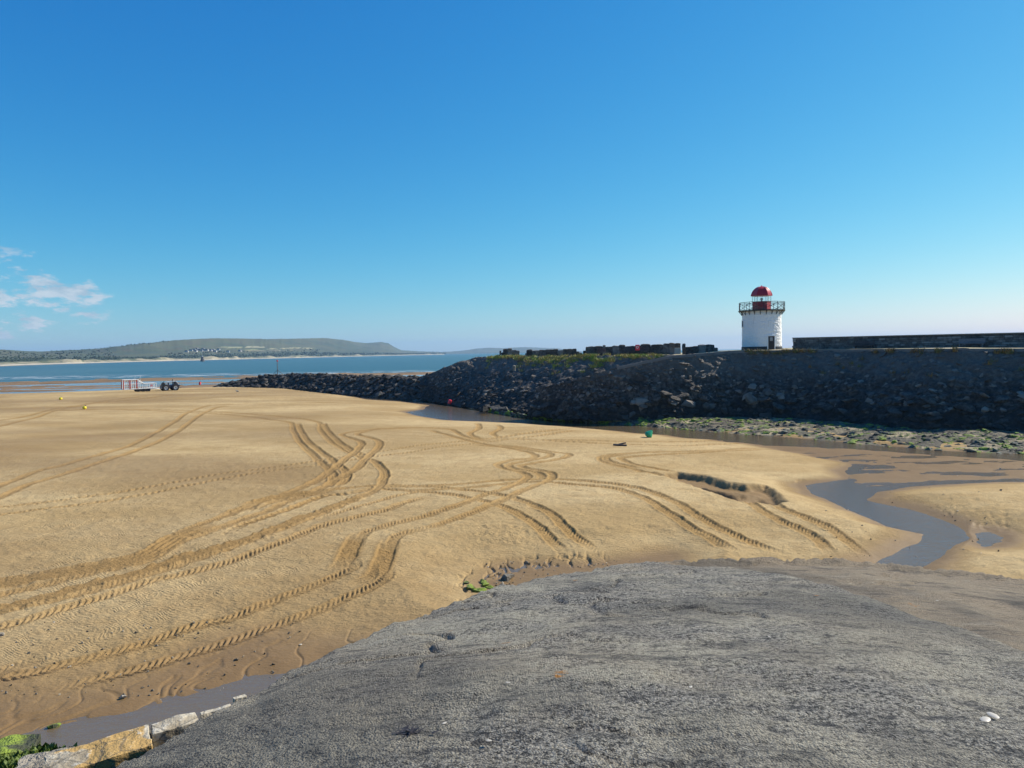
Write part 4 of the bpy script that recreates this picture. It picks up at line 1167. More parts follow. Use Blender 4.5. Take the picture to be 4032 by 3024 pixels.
# gallery deck, brackets and railing
MB().lathe([(2.45, 5.36), (3.02, 5.36), (3.14, 5.42), (3.14, 5.50), (1.0, 5.50)], 40).build('gallery_deck', M_IRON, lh, R(30))
for k in range(22):
    a_ = 2 * math.pi * (k + .3) / 22
    mb = MB(); d_ = Vector((math.cos(a_), math.sin(a_), 0))
    mb.tube(d_ * 2.66 + Vector((0, 0, 4.92)), d_ * 3.06 + Vector((0, 0, 5.38)), .035, seg=6)
    mb.tube(d_ * 2.70 + Vector((0, 0, 4.86)), d_ * 2.70 + Vector((0, 0, 5.38)), .04, seg=6)
    mb.build('bracket', M_IRON, lh)
NP = 10; PH = R(-90 + 5)
cor = [Vector((3.10 * math.cos(PH + 2 * math.pi * k / NP), 3.10 * math.sin(PH + 2 * math.pi * k / NP), 0)) for k in range(NP)]
for k in range(NP):
    a_, b_ = cor[k], cor[(k + 1) % NP]
    mb = MB(); mb.tube(a_ + Vector((0, 0, 5.5)), a_ + Vector((0, 0, 6.62)), .038, seg=6); mb.build('rail_post', M_IRON, lh)
    mb = MB()
    mb.tube(a_ + Vector((0, 0, 6.60)), b_ + Vector((0, 0, 6.60)), .034, seg=6)
    mb.tube(a_ + Vector((0, 0, 6.42)), b_ + Vector((0, 0, 6.42)), .022, seg=6)
    mb.tube(a_ + Vector((0, 0, 5.56)), b_ + Vector((0, 0, 5.56)), .026, seg=6)
    mb.tube(a_ + Vector((0, 0, 5.58)), b_ + Vector((0, 0, 6.42)), .026, seg=6)
    mb.tube(a_ + Vector((0, 0, 6.42)), b_ + Vector((0, 0, 5.58)), .026, seg=6)
    m_ = (a_ + b_) / 2; mb.tube(m_ + Vector((0, 0, 5.56)), m_ + Vector((0, 0, 6.60)), .022, seg=6)
    mb.build('rail_panel', M_IRON, lh)
# hexagonal lantern
HPH = R(-90 + 35)
MB().lathe([(1.27, 5.5), (1.27, 5.58), (1.24, 5.60), (1.24, 6.66), (1.28, 6.68), (1.28, 6.74), (1.10, 6.74)], 6, phase=HPH).build('lantern_base', M_RED, lh, R(25))
hexc = [Vector((1.24 * math.cos(HPH + math.pi / 3 * k), 1.24 * math.sin(HPH + math.pi / 3 * k), 0)) for k in range(6)]
for k in range(6):
    a_, b_ = hexc[k], hexc[(k + 1) % 6]
    mb = MB(); mb.tube(a_ + Vector((0, 0, 6.72)), a_ + Vector((0, 0, 7.56)), .026, seg=6); mb.build('glazing_post', M_IRON, lh)
    m_ = (a_ + b_) / 2; dirx = (b_ - a_).normalized()
    ro = Matrix((dirx, Vector((-dirx.y, dirx.x, 0)), Vector((0, 0, 1)))).transposed()
    mb = MB(); mb.box(m_ * .985 + Vector((0, 0, 7.14)), (1.17, .012, .78), ro); pn = mb.build('pane', M_GLASS, lh)
    mb = MB()
    mb.box(m_ * .985 + Vector((0, 0, 7.14)), (.022, .03, .78), ro)
    mb.build('glazing_bar', M_IRON, pn)
dome = MB().lathe([(1.28, 7.50), (1.42, 7.52), (1.42, 7.56), (1.38, 7.74), (1.27, 8.05), (1.06, 8.38), (.74, 8.66), (.36, 8.83), (.09, 8.88), (.09, 8.96), (.03, 9.0), (.001, 9.0)], 6, phase=HPH).build('dome', M_RED, lh, R(28))
for k in range(6):
    a_ = HPH + math.pi / 3 * k; d_ = Vector((math.cos(a_), math.sin(a_), 0)); mb = MB()
    pr = [(1.42, 7.56), (1.38, 7.74), (1.27, 8.05), (1.06, 8.38), (.74, 8.66), (.36, 8.83)]
    for (ra, za), (rb, zb) in zip(pr, pr[1:]): mb.tube(d_ * (ra + .01) + Vector((0, 0, za)), d_ * (rb + .01) + Vector((0, 0, zb)), .03, seg=5)
    mb.build('rib', M_RED, dome)
lamp = MB().lathe([(.02, 6.74), (.10, 6.76), (.10, 6.9), (.17, 6.95), (.19, 7.08), (.17, 7.2), (.08, 7.26), (.001, 7.3)], 14).build('lamp', M_IRON, lh, R(40))

# ------------------------------------------------------------------ parapet wall right of the lighthouse
def line_pts(a, b, n): return [a + (b - a) * k / n for k in range(n + 1)]
W0 = PD(3122, 1384, 105.0)[:2]; W1 = PD(4043, 1372, 96.8)[:2]; W2 = W0 + (W1 - W0) * 1.55
wl = empty('parapet_wall', (W0[0], W0[1], 8.6))
tag(wl, 'long grey rubble parapet wall right of the lighthouse', 'wall')
M_WALLST = mat_rock('parapet_stone', (.085, .083, .080), (.19, .185, .175), per_obj=True, bump=.6, pale=.45)
M_WALLCORE = mat_rock('parapet_mortar', (.06, .058, .055), (.12, .115, .11))
dirw = W2 - W0; lw = np.linalg.norm(dirw); dirw /= lw; angw = math.atan2(dirw[1], dirw[0])
wl.rotation_euler = (0, 0, angw)
top0 = PD(3122, 1330, 105.0)[2] - 8.6; top1 = top0 + (PD(4043, 1309, 96.8)[2] - 8.6 - top0) * 1.55
mb = MB(); mb.prism([(0, -.4), (lw, -.4), (lw, top1 - .10), (0, top0 - .10)], .05, .55); mb.build('core', M_WALLCORE, wl)
mb = MB(); mb.prism([(-.06, top0 - .10), (lw, top1 - .10), (lw, top1 + .02), (-.06, top0 + .02)], -.10, .62); mb.build('coping', M_KERB, wl)
scube = MB(); scube.box((0, 0, 0), (1, 1, 1)); scube.bevel(.07); sme = scube.mesh('stone'); sme.materials.append(M_WALLST)
cnt = 0; rest = []
for c in range(7):
    xx = rnd.uniform(-.3, 0); ch = .245
    while xx < lw:
        w_ = rnd.uniform(.4, .95)
        zc_ = -.06 + c * ch + ch / 2
        tp = top0 + (top1 - top0) * (xx / lw) - .11
        if zc_ + ch / 2 < tp + .05 and xx > -.1:
            pos = (xx + w_ / 2, .045 + rnd.uniform(-.03, .02), zc_); sz = (w_ - .03, .16, ch - .03)
            if xx < 26 and cnt < 298:
                o = bpy.data.objects.new('stone', sme); COL.objects.link(o); o.parent = wl; o.location = pos; o.scale = sz
                o.rotation_euler = (rnd.uniform(-.03, .03), rnd.uniform(-.02, .02), rnd.uniform(-.03, .03)); cnt += 1
            else: rest.append((pos, sz))
        xx += w_
if rest:
    mb = MB()
    for p_, s_ in rest: mb.box(p_, s_)
    o = mb.build('far_stones', M_WALLST, wl); o['kind'] = 'stuff'
M_BENCH = simple('grey_bench_timber', (.16, .17, .185), .7, var=.25, scale=4)
M_BENCH_D = simple('dark_bench_timber', (.045, .042, .045), .7, var=.25, scale=4)
M_BENCH_R = simple('brown_bench_timber', (.10, .055, .045), .7, var=.25, scale=4)
def bench(loc, rz, mat, label, w=2.1, s=1.0):
    b_ = empty('bench', loc, rz); b_.scale = (s, s, s)
    tag(b_, label, 'bench', 'benches on the embankment')
    for k in range(3): MB().box((0, -.20 + .17 * k, .45), (w, .14, .05)).bevel(.01).build('seat_slat', mat, b_)
    for k in range(3): MB().box((0, .27 + .02 * k, .60 + .17 * k), (w, .04, .13), Matrix.Rotation(R(-10), 3, 'X')).bevel(.008).build('back_slat', mat, b_)
    for sx in (-1, 1):
        mb = MB(); mb.box((sx * (w / 2 - .2), 0, .21), (.07, .46, .42)); mb.box((sx * (w / 2 - .2), .29, .64), (.07, .06, .62)); mb.bevel(.008); mb.build('end_frame', mat, b_)
    return b_
def on_wall(frac, out, z): 
    q = W0 + dirw * frac * lw + np.array([dirw[1], -dirw[0]]) * out; return (q[0], q[1], z)
def wall_frac(px):
    best = min(np.linspace(0, 1, 400), key=lambda f: abs(math.atan2(*(W0 + dirw * f * lw)) - math.atan2(*ray(px, 1380)[:2]))); return best
bench(on_wall(wall_frac(3835), 1.0, 8.72), angw, M_BENCH, 'pale grey bench against the parapet wall near the right edge', 2.6)
bench(on_wall(wall_frac(3415), 1.0, 8.72), angw, M_BENCH_D, 'dark bench against the middle of the parapet wall', 2.4)

# ------------------------------------------------------------------ broken stone walls, benches and lifebuoy left of the lighthouse
def crest_pt(px, d): 
    v = ray(px, 1390); k = d / math.hypot(v[0], v[1]); return np.array([v[0] * k, v[1] * k])
def ruin(label, blocks, base_z, d, name='ruined_wall'):
    """blocks: (x0, x1, ytop) in photo pixels; each is a stone of the broken wall"""
    c0 = crest_pt(blocks[0][0], d); w_ = empty(name, (c0[0], c0[1], base_z)); tag(w_, label, 'wall', 'broken stone walls on the embankment')
    for k, (x0, x1, yt) in enumerate(blocks):
        a = crest_pt(x0, d); b = crest_pt(x1, d); m_ = (a + b) / 2
        vt = ray((x0 + x1) / 2, yt); zt = CAM_H + vt[2] * d / math.hypot(vt[0], vt[1])
        h_ = zt - base_z + .35; wd = np.linalg.norm(b - a)
        mb = MB(); mb.box((0, 0, h_ / 2 - .35), (wd * 1.02, rnd.uniform(.55, .8), h_))
        bmesh.ops.subdivide_edges(mb.bm, edges=list(mb.bm.edges), cuts=3, use_grid_fill=True)
        bmesh.ops.smooth_vert(mb.bm, verts=list(mb.bm.verts), factor=.55, use_axis_x=True, use_axis_y=True, use_axis_z=True)
        for v_ in mb.bm.verts:
            f_ = np.array(v_.co) * 2.1 + k * 3.7
            v_.co += Vector((vnoise(f_[0:1], f_[2:3])[0] * .12, vnoise(f_[1:2], f_[2:3])[0] * .2, vnoise(f_[0:1] + 9, f_[1:2])[0] * .10 if v_.co.z > 0 else 0))
        o = mb.build('wall_stone', M_RUIN, w_, R(50)); o.location = (m_[0] - c0[0], m_[1] - c0[1], 0); o.rotation_euler = (0, 0, math.atan2((b - a)[1], (b - a)[0]))
    return w_
ruin('short isolated stub of broken wall at the far left of the embankment', [(1967, 1974, 1381), (1974, 1985, 1388), (1981, 2000, 1373), (1998, 2018, 1371), (2016, 2032, 1377), (2030, 2046, 1380)], 8.38, 134)
ruin('low broken wall of ragged blocks left of the longer ruin', [(2068, 2078, 1391), (2073, 2096, 1376), (2094, 2124, 1379), (2122, 2150, 1377), (2148, 2166, 1375), (2164, 2180, 1376), (2178, 2198, 1374), (2196, 2218, 1378), (2216, 2236, 1374), (2234, 2254, 1374), (2252, 2270, 1373), (2268, 2280, 1384), (2278, 2292, 1388)], 8.42, 126)
ruin('longest broken wall with benches and the red lifebuoy box before it', [(2296, 2308, 1381), (2306, 2342, 1364), (2340, 2374, 1362), (2372, 2386, 1358), (2384, 2412, 1364), (2410, 2440, 1361), (2438, 2462, 1357), (2460, 2504, 1362), (2502, 2524, 1360), (2522, 2564, 1355), (2562, 2612, 1356), (2610, 2638, 1352), (2634, 2658, 1350), (2656, 2680, 1351)], 8.42, 114.5)
ruin('small pointed standing stone beside the pale marker stone', [(2686, 2700, 1353)], 8.45, 109, 'standing_stone')
ruin('rounded block mound at the right end of the ruins', [(2698, 2722, 1366), (2716, 2752, 1363), (2748, 2782, 1356), (2778, 2814, 1356), (2808, 2826, 1368)], 8.45, 107.5)
MB().box((0, 0, .42), (.75, .3, .84)).bevel(.06, 2).build('marker_stone', simple('pale_stone', (.36, .345, .31), .9, var=.2, bump=.4), None).location = (*crest_pt(2667, 106), 8.42)
tag(bpy.data.objects['marker_stone'], 'pale squat marker stone at the right end of the ruined wall', 'stone')
for px, mt, lb in ((2367, M_BENCH_R, 'brown bench before the left part of the ruined wall'), (2475, M_BENCH_D, 'dark bench just left of the red lifebuoy box'), (2537, M_BENCH_D, 'dark bench just right of the red lifebuoy box')):
    q = crest_pt(px, 112.8); bench((q[0], q[1], 8.42), -math.atan2(q[0], q[1]), mt, lb, 1.25)
q = crest_pt(2510, 112.5)
lb = empty('lifebuoy_station', (q[0], q[1], 8.42), -math.atan2(q[0], q[1])); tag(lb, 'bright red lifebuoy housing on a post before the ruined wall', 'lifebuoy station')
M_BUOYRED = simple('signal_red', (.62, .03, .05), .4, var=.08)
M_TRIMWHITE = simple('white_trim', (.78, .78, .78), .5, var=.05)
MB().tube((0, .08, 0), (0, .08, 1.3), .05).build('post', M_IRON, lb)
MB().box((0, 0, 1.0), (.62, .16, .86)).bevel(.05, 2).build('housing', M_BUOYRED, lb)
rg = MB()
for k in range(16):
    a0, a1 = 2 * math.pi * k / 16, 2 * math.pi * (k + 1) / 16
    rg.tube((.16 * math.cos(a0), -.10, 1.05 + .16 * math.sin(a0)), (.16 * math.cos(a1), -.10, 1.05 + .16 * math.sin(a1)), .04, seg=6)
rg.build('ring', M_TRIMWHITE, lb)
# squat bollard half way up the left slope
q = PD(2024, 1448, 120.5)
bo = MB().lathe([(.24, 0), (.22, .5), (.26, .62), (.26, .80), (.15, .9), (.001, .92)], 12).build('bollard', simple('bollard_stone', (.22, .20, .16), .9, var=.2), None, R(40))
bo.location = (q[0], q[1], q[2] - .5); tag(bo, 'squat weathered bollard on the left harbour slope', 'bollard')

# ------------------------------------------------------------------ grass on the crest
def mat_grass(name, a, b):
    m, t = new_mat(name)
    c = t.mix(t.step(t.noise(t.geo(), .7, 4, .65), .35, .62), a, b)
    pr = t.node('ShaderNodeBsdfPrincipled', Base_Color=c, Roughness=.7); t.out(pr.outputs[0]); return m
M_GRASS = mat_grass('crest_grass', (.17, .27, .035), (.36, .27, .08))
def tufts(name, centers, mat, label, hgt=.35, blades=26, spread=.45, parent=None):
    Vs = []; 
    for c_ in centers:
        for _ in range(blades):
            a_ = rnd.uniform(0, 6.3); r_ = spread * rnd.random() ** .6
            b_ = np.array([c_[0] + r_ * math.cos(a_), c_[1] + r_ * math.sin(a_), c_[2] - .05])
            h_ = hgt * rnd.uniform(.5, 1.3); ln = rnd.uniform(0, 6.3); w_ = rnd.uniform(.03, .06)
            tip = b_ + [math.cos(ln) * h_ * .5, math.sin(ln) * h_ * .5, h_]
            s_ = np.array([-math.sin(a_) * w_, math.cos(a_) * w_, 0]); Vs += [b_ - s_, b_ + s_, tip]
    Vs = np.array(Vs); o = link(name, tri_mesh(name, Vs, np.arange(len(Vs)).reshape(-1, 3)), mat, parent)
    return tag(o, label, 'grass', kind='stuff')
def on_G(G, fu, fv): 
    i = int(np.clip(fv, 0, 1) * (G.shape[0] - 1)); j = int(np.clip(fu, 0, 1) * (G.shape[1] - 1)); return G[i, j]
cs = []
for _ in range(420):
    u = rnd.uniform(.42, .93); v = 1 - abs(rnd.gauss(0, .09)) * (1.2 if fbm(np.array([u * 22.]), np.array([3.0]), 2)[0] > 0 else .35)
    cs.append(on_G(G_L, u, v) + [rnd.uniform(0, .5), rnd.uniform(0, 1.2) if v > .97 else 0, .05])
tufts('crest_grass', cs, M_GRASS, 'bright green grass hanging over the crest below the ruined walls', .45, 30, .55)
M_GRASS2 = mat_grass('dry_tufts', (.12, .13, .035), (.22, .13, .04))
cs = []
for px in [2948, 2960, 2975, 3000, 3020, 3050, 3075, 3090, 3120, 3130, 3150, 3180, 3200, 3455, 3500, 3505, 3510, 3600, 3630, 3690, 3700, 3745, 3920, 3945, 3960, 3970]:
    best = min(range(G_R.shape[1]), key=lambda j: abs(math.atan2(G_R[-1, j, 0], G_R[-1, j, 1]) - math.atan2(*ray(px, 1390)[:2])))
    for _ in range(3): cs.append(G_R[-1 - rnd.randrange(1, 4), min(best + rnd.randrange(3), G_R.shape[1] - 1)])
for _ in range(16): cs.append(on_G(G_R, rnd.uniform(.45, .9), rnd.uniform(.6, .92)))
tufts('kerb_tufts', cs, M_GRASS2, 'dry yellow green tufts growing from the kerb under the parapet wall', .42)

# ------------------------------------------------------------------ marker mast on the breakwater
j = int(np.argmin([abs(math.atan2(g[0], g[1]) - math.atan2(*ray(1095, 1470)[:2])) for g in G_B[17]]))
mq = G_B[17, j]
mast = empty('marker_mast', tuple(mq - [0, 0, .3])); tag(mast, 'slim steel channel mast with red top and slanting stays', 'mast')
M_STEEL = simple('weathered_steel', (.17, .14, .11), .6, .3, var=.3)
MB().tube((0, 0, 0), (0, 0, 4.6), .10, .08).build('pole', M_STEEL, mast)
MB().lathe([(.2, 4.3), (.2, 4.75), (.001, 4.75)], 12).build('topmark', M_BUOYRED, mast)
for dx, dy in ((-1.7, -.6), (2.1, .4)): MB().tube((0, 0, 2.05), (dx, dy, .1), .055).build('stay', M_STEEL, mast)

# ------------------------------------------------------------------ buoys
M_BRED = simple('buoy_red', (.68, .035, .05), .4, var=.1)
M_BGREEN = simple('buoy_green', (.02, .30, .15), .38, var=.12)
M_BYEL = simple('buoy_yellow', (.75, .60, .02), .45, var=.1)
M_BBLACK = simple('buoy_black', (.02, .02, .02), .6)
q = S(2556, 1722)
g = empty('green_buoy', (q[0], q[1], sand_z(q[0], q[1]) + .34)); g.rotation_euler = (R(12), R(38), R(10))
tag(g, 'green conical buoy tipped over on the sand near the stream', 'buoy')
MB().lathe([(.02, -.36), (.26, -.33), (.38, -.2), (.40, -.05), (.36, .02), (.10, .42), (.06, .46), (.001, .46)], 24).build('float', M_BGREEN, g, R(40))
MB().lathe([(.405, -.13), (.415, -.10), (.405, -.07)], 24).build('band', M_BGREEN, g)
mb = MB(); mb.tube((0, 0, .45), (0, 0, .53), .03); mb.build('lifting_eye', M_IRON, g)
q = S(1769, 1602)
g = empty('red_buoy', (q[0], q[1], .30)); g.rotation_euler = (R(5), R(17), 0); tag(g, 'red can buoy with black base standing in the blue pool', 'buoy')
MB().lathe([(.28, .06), (.30, .12), (.30, .66), (.26, .74), (.001, .76)], 20).build('can', M_BRED, g, R(40))
MB().lathe([(.30, -.34), (.36, -.25), (.36, -.02), (.30, .07), (.001, .07)], 20).build('base', M_BBLACK, g, R(40))
q = S(787, 1514)
g = empty('red_buoy', (q[0], q[1], sand_z(q[0], q[1]) + .3)); g.rotation_euler = (0, R(8), 0); tag(g, 'small faded red buoy out on the sand right of the tractor', 'buoy')
MB().lathe([(.28, -.35), (.36, -.2), (.36, .5), (.26, .62), (.001, .64)], 18).build('can', M_BRED, g, R(40))
MB().lathe([(.1, .6), (.1, .85), (.001, .85)], 10).build('lifting_eye', M_BBLACK, g)
for px, py, s_, lb in ((333, 1611, .30, 'yellow ball buoy on the sand, the nearer of the two'), (239, 1574, .30, 'yellow ball buoy on the sand, the farther of the two')):
    q = S(px, py); g = empty('yellow_buoy', (q[0], q[1], sand_z(q[0], q[1]) + s_ * .8), rnd.random()); g.rotation_euler = (0, R(30), 0); tag(g, lb, 'buoy', 'yellow ball buoys')
    MB().lathe([(s_ * math.sin(a) + .001, -s_ * math.cos(a)) for a in np.linspace(0, math.pi, 11)], 18).build('ball', M_BYEL, g, R(60))
    MB().lathe([(.09, s_ * .95), (.11, s_ * 1.2), (.001, s_ * 1.22)], 10).build('stem', M_BBLACK, g)
    MB().lathe([(s_ * 1.005, -.04), (s_ * 1.02, 0), (s_ * 1.005, .04)], 18).build('band', M_BYEL, g)

# single stones on the sand
def lone(name, px, py, s_, k, mat, label, cat, sink=.3):
    q = S(px, py); hv, hf = HULLS[k]
    bm = bmesh.new(); vs = [bm.verts.new(v) for v in hv]; [bm.faces.new([vs[i] for i in f]) for f in hf]
    bmesh.ops.subdivide_edges(bm, edges=list(bm.edges), cuts=2, use_grid_fill=True)
    for v_ in bm.verts:
        c_ = np.array(v_.co) * 2.3 + k
        v_.co *= 1 + .28 * vnoise(c_[0:1], c_[1:2] + c_[2:3])[0]
    me = bpy.data.meshes.new(name); bm.to_mesh(me); bm.free(); me.materials.append(mat)
    o = link(name, me); o.scale = s_ if isinstance(s_, tuple) else (s_, s_ * .8, s_ * .8)
    o.location = (q[0], q[1], sand_z(q[0], q[1]) + o.scale[2] * sink); o.rotation_euler = (rnd.uniform(-.2, .2), rnd.uniform(-.2, .2), rnd.uniform(0, 6)); return tag(o, label, cat)
M_STONE1 = mat_rock('beach_stone', (.10, .085, .06), (.26, .23, .18), per_obj=True, pale=.2)
lone('beach_stone', 1998, 2280, (.34, .26, .26), 3, M_STONE1, 'lone brown stone in the wet hollow by the concrete edge', 'rock')
lone('beach_stone', 934, 1543, (.65, .5, .55), 5, M_STONE1, 'pale lump of rock alone on the far sand', 'rock')
M_GREENROCK = mat_rock('weedy_rock', (.045, .05, .025), (.10, .11, .06), (.21, .28, .03), 2.2, (.42, .52), per_obj=True, pale=.2)
gs = [(1850, 2318, .26, 'leftmost of the weedy rocks at the concrete edge'), (1885, 2325, .36, 'largest green weed draped rock at the concrete edge'), (1903, 2295, .22, 'upper green rock behind the largest weedy rock'), (1912, 2308, .22, 'dark striped pebble rock beside the largest weedy rock'), (1928, 2318, .2, 'rightmost low weedy rock at the concrete edge'), (1838, 2296, .18, 'small yellow green rock left of the weedy cluster')]
for k, (x, y, s_, lb_) in enumerate(gs): lone('weedy_rock', x, y, s_, k + 6, M_GREENROCK, lb_, 'rock', .25)
lone('weedy_rock', 212, 2862, (.17, .13, .12), 2, M_GREENROCK, 'small mossy rock poking out of the near pool', 'rock')
it = []
for _ in range(420):
    z_ = rnd.random()
    if z_ < .45: u = (rnd.uniform(1900, 2650), rnd.uniform(2205, 2330))
    elif z_ < .75: u = (rnd.uniform(0, 1250), rnd.uniform(2450, 2760))
    else: u = (rnd.uniform(3250, 3950), rnd.uniform(1800, 2200))
    c_ = S(*u); s_ = rnd.uniform(.015, .05) * (1 if rnd.random() < .93 else 1.8)
    it.append((HULLS[rnd.randrange(14)], (c_[0], c_[1], sand_z(c_[0], c_[1]) + s_ * .3), rot_euler(rnd.random() * 6, rnd.random() * 6, 0), (s_ * 1.3, s_, s_ * .8)))
o = joined_rocks('pebbles', it, mat_rock('pebble', (.16, .13, .09), (.40, .36, .29), pale=.6)); tag(o, 'scattered small pebbles and shell bits on the wet sand', 'pebbles', kind='stuff')
q = S(2441, 1756)
dw = empty('driftwood', (q[0], q[1], sand_z(q[0], q[1]) + .05), R(-5)); tag(dw, 'dark waterlogged plank lying on the sand left of the green buoy', 'driftwood')
M_DRIFT = simple('dark_driftwood', (.03, .026, .03), .7, var=.3, bump=.5)
MB().box((0, 0, .04), (1.2, .28, .13), Matrix.Rotation(.06, 3, 'Y')).bevel(.03).build('plank', M_DRIFT, dw)
MB().box((.2, .12, .15), (.7, .2, .1), Matrix.Rotation(-.2, 3, 'Y')).bevel(.03).build('splinter', M_DRIFT, dw)

# ------------------------------------------------------------------ limestone blocks along the apron's left lip
def stone_block(px, py, z, size, rz, k, label, mat=M_LIME, tilt=(0, 0)):
    q = P(px, py, z)
    mb = MB(); mb.box((0, 0, 0), size)
    bmesh.ops.subdivide_edges(mb.bm, edges=list(mb.bm.edges), cuts=14, use_grid_fill=True)
    bmesh.ops.smooth_vert(mb.bm, verts=list(mb.bm.verts), factor=.6, use_axis_x=True, use_axis_y=True, use_axis_z=True)
    C_ = np.array([v.co[:] for v in mb.bm.verts]); s0 = min(size)
    d_ = fbm(C_[:, 0] * 2.3 + k * 5, C_[:, 1] * 2.3 + C_[:, 2] * 1.7, 5) * .30 * s0 + np.round(fbm(C_[:, 0] * 1.2 + k, C_[:, 1] * 1.2 + C_[:, 2], 2) * 4) / 4 * .22 * s0
    nrm = C_ / (np.linalg.norm(C_, axis=1)[:, None] + 1e-6)
    C_ = C_ + nrm * d_[:, None]
    for v_, c_ in zip(mb.bm.verts, C_): v_.co = c_
    o = mb.build('limestone_block', mat, None, R(35)); o.location = q; o.rotation_euler = (tilt[0], tilt[1], rz)
    return tag(o, label, 'stone')
stone_block(395, 3010, 5.62, (.78, .33, .27), R(31), 1, 'big cream and ochre limestone block in the bottom left corner', tilt=(.12, -.06))
stone_block(690, 2880, 5.70, (.34, .14, .16), R(36), 2, 'ragged limestone lump on the apron lip above the big block', tilt=(.2, 0))
stone_block(600, 2925, 5.62, (.26, .18, .18), R(50), 5, 'dark cracked stone between the big block and the lip', M_STONE1)
stone_block(850, 2808, 5.74, (.28, .06, .08), R(37), 3, 'long thin pale stone set along the apron lip')
stone_block(945, 2756, 5.74, (.11, .05, .06), R(37), 7, 'small pale stone at the upper end of the lip stones')
stone_block(175, 3060, 5.50, (.40, .3, .3), R(20), 6, 'shaded dark block under the big limestone block', M_STONE1)
stone_block(30, 3020, 5.30, (.42, .3, .34), R(20), 4, 'block under bright green weed at the left frame edge', M_GREENROCK)
# fronds of weed hanging on the corner block
bq = P(50, 2995, 5.5); cs = [bq + [rnd.gauss(0, .16), rnd.gauss(0, .10), rnd.uniform(-.12, .03)] for _ in range(70)]
tufts('green_weed', cs, M_WEED, 'bright green weed fronds in the bottom left corner', .06, 40, .12)['category'] = 'weed'
# bits lying on the concrete
def on_conc(px, py):
    z = 5.8
    for _ in range(12):
        q = P(px, py, z); z = float(conc_z(math.atan2(q[0], q[1]), math.hypot(q[0], q[1])))
    return P(px, py, z)
q = on_conc(1610, 2905); Vs = []
for _ in range(70):
    a_ = rnd.uniform(0, 6.3); l_ = rnd.uniform(.03, .13); c_ = q + [rnd.gauss(0, .05), rnd.gauss(0, .035), rnd.uniform(.015, .05)]
    d_ = np.array([math.cos(a_) * l_, math.sin(a_) * l_, rnd.uniform(-.01, .03)]); s_ = np.array([-math.sin(a_), math.cos(a_), 0]) * rnd.uniform(.005, .014)
    Vs += [c_ - s_, c_ + s_, c_ + d_]
o = link('dried_seaweed', tri_mesh('dried_seaweed', Vs, np.arange(len(Vs)).reshape(-1, 3)), M_DRIFT); tag(o, 'black dried seaweed clump on the grey concrete', 'seaweed')
M_SHELL = simple('shell', (.46, .42, .35), .5, var=.15); M_CRAB = simple('crab_shell', (.25, .10, .07), .5, var=.3)
sq = MB().lathe([(.001, .014), (.018, .013), (.034, .006), (.04, 0)], 12).mesh('cockle_shell', R(60)); sq.materials.append(M_SHELL)
for k, (x, y) in enumerate([(2000, 2692), (2720, 2710), (1470, 2832), (1925, 2922), (1750, 2853), (3030, 2512), (2455, 2492), (3880, 2838), (3910, 2822), (3690, 2368)]):
    c_ = on_conc(x, y); o = bpy.data.objects.new('cockle_shell', sq); COL.objects.link(o); o.location = c_ + [0, 0, .012]
    s_ = 1.3 if x > 3800 else .5; o.scale = (s_, s_ * .6, s_ * .35); o.rotation_euler = (0, 0, k)
    tag(o, ('left of the two larger pale shells near the right edge of the concrete' if x < 3900 else 'right of the two larger pale shells near the right edge of the concrete') if x > 3800 else 'tiny white shell fragment lying on the grey concrete', 'shell', 'large shells on the concrete' if x > 3800 else 'small shells on the concrete')
c_ = on_conc(1915, 2728); cr = empty('crab_shell', tuple(c_ + [0, 0, .01])); tag(cr, 'broken reddish crab shell on the concrete', 'shell')
MB().lathe([(.001, .03), (.03, .026), (.045, .008), (.04, 0)], 12).build('carapace', M_CRAB, cr, R(60))
for k in range(4):
    a_ = 1.9 + k * .5; MB().tube((.03 * math.cos(a_), .03 * math.sin(a_), .012), (.10 * math.cos(a_), .10 * math.sin(a_), .01), .006, .003, 6).build('leg', M_SHELL, cr)

# ------------------------------------------------------------------ tractor and boat trailer on the far sand
M_TYRE = simple('tyre_rubber', (.016, .016, .018), .8, var=.3, bump=.4)
M_HUB = simple('white_wheel', (.72, .72, .70), .5, var=.1)
M_NAVY = simple('navy_paint', (.012, .016, .045), .35, var=.15)
M_FRAME = simple('galvanised_white', (.66, .67, .66), .5, .1, var=.15)
M_RBOARD = simple('red_board', (.48, .05, .03), .5, var=.1)
def wheel(parent, x, y, r_, w_, hub, side):
    o = empty('wheel', (x, y, r_)); o.parent = parent
    MB().lathe([(r_ * .55, -w_ / 2), (r_ * .92, -w_ / 2), (r_, -w_ * .36), (r_ * 1.0, w_ * .36), (r_ * .92, w_ / 2), (r_ * .55, w_ / 2), (r_ * .55, -w_ / 2)], 28, axis='Y', cap=False).build('tyre', M_TYRE, o, R(40))
    MB().lathe([(.001, side * w_ * .28), (r_ * .16, side * w_ * .36), (r_ * .18, side * w_ * .26), (r_ * .5, side * w_ * .22), (r_ * .56, side * w_ * .48), (r_ * .56, -side * w_ * .48)], 24, axis='Y').build('rim', hub, o, R(40))
    MB().lathe([(r_ * .14, side * w_ * .34), (r_ * .14, side * w_ * .46), (.001, side * w_ * .48)], 12, axis='Y').build('hub', M_TYRE, o, R(40))
    if hub is M_HUB:
        tr = MB()
        for k in range(26):
            a_ = 2 * math.pi * k / 26; c_ = Vector((math.cos(a_) * r_, 0, math.sin(a_) * r_)); ro = Matrix.Rotation(-a_, 3, 'Y')
            tr.box(c_ + Vector((0, (-.22 if k % 2 else .22) * w_, 0)), (.06, w_ * .48, .07), ro @ Matrix.Rotation(.5 if k % 2 else -.5, 3, 'X'))
        tr.build('tread', M_TYRE, o)
    return o
q = S(668, 1537.5)
va = math.atan2(q[0], q[1])
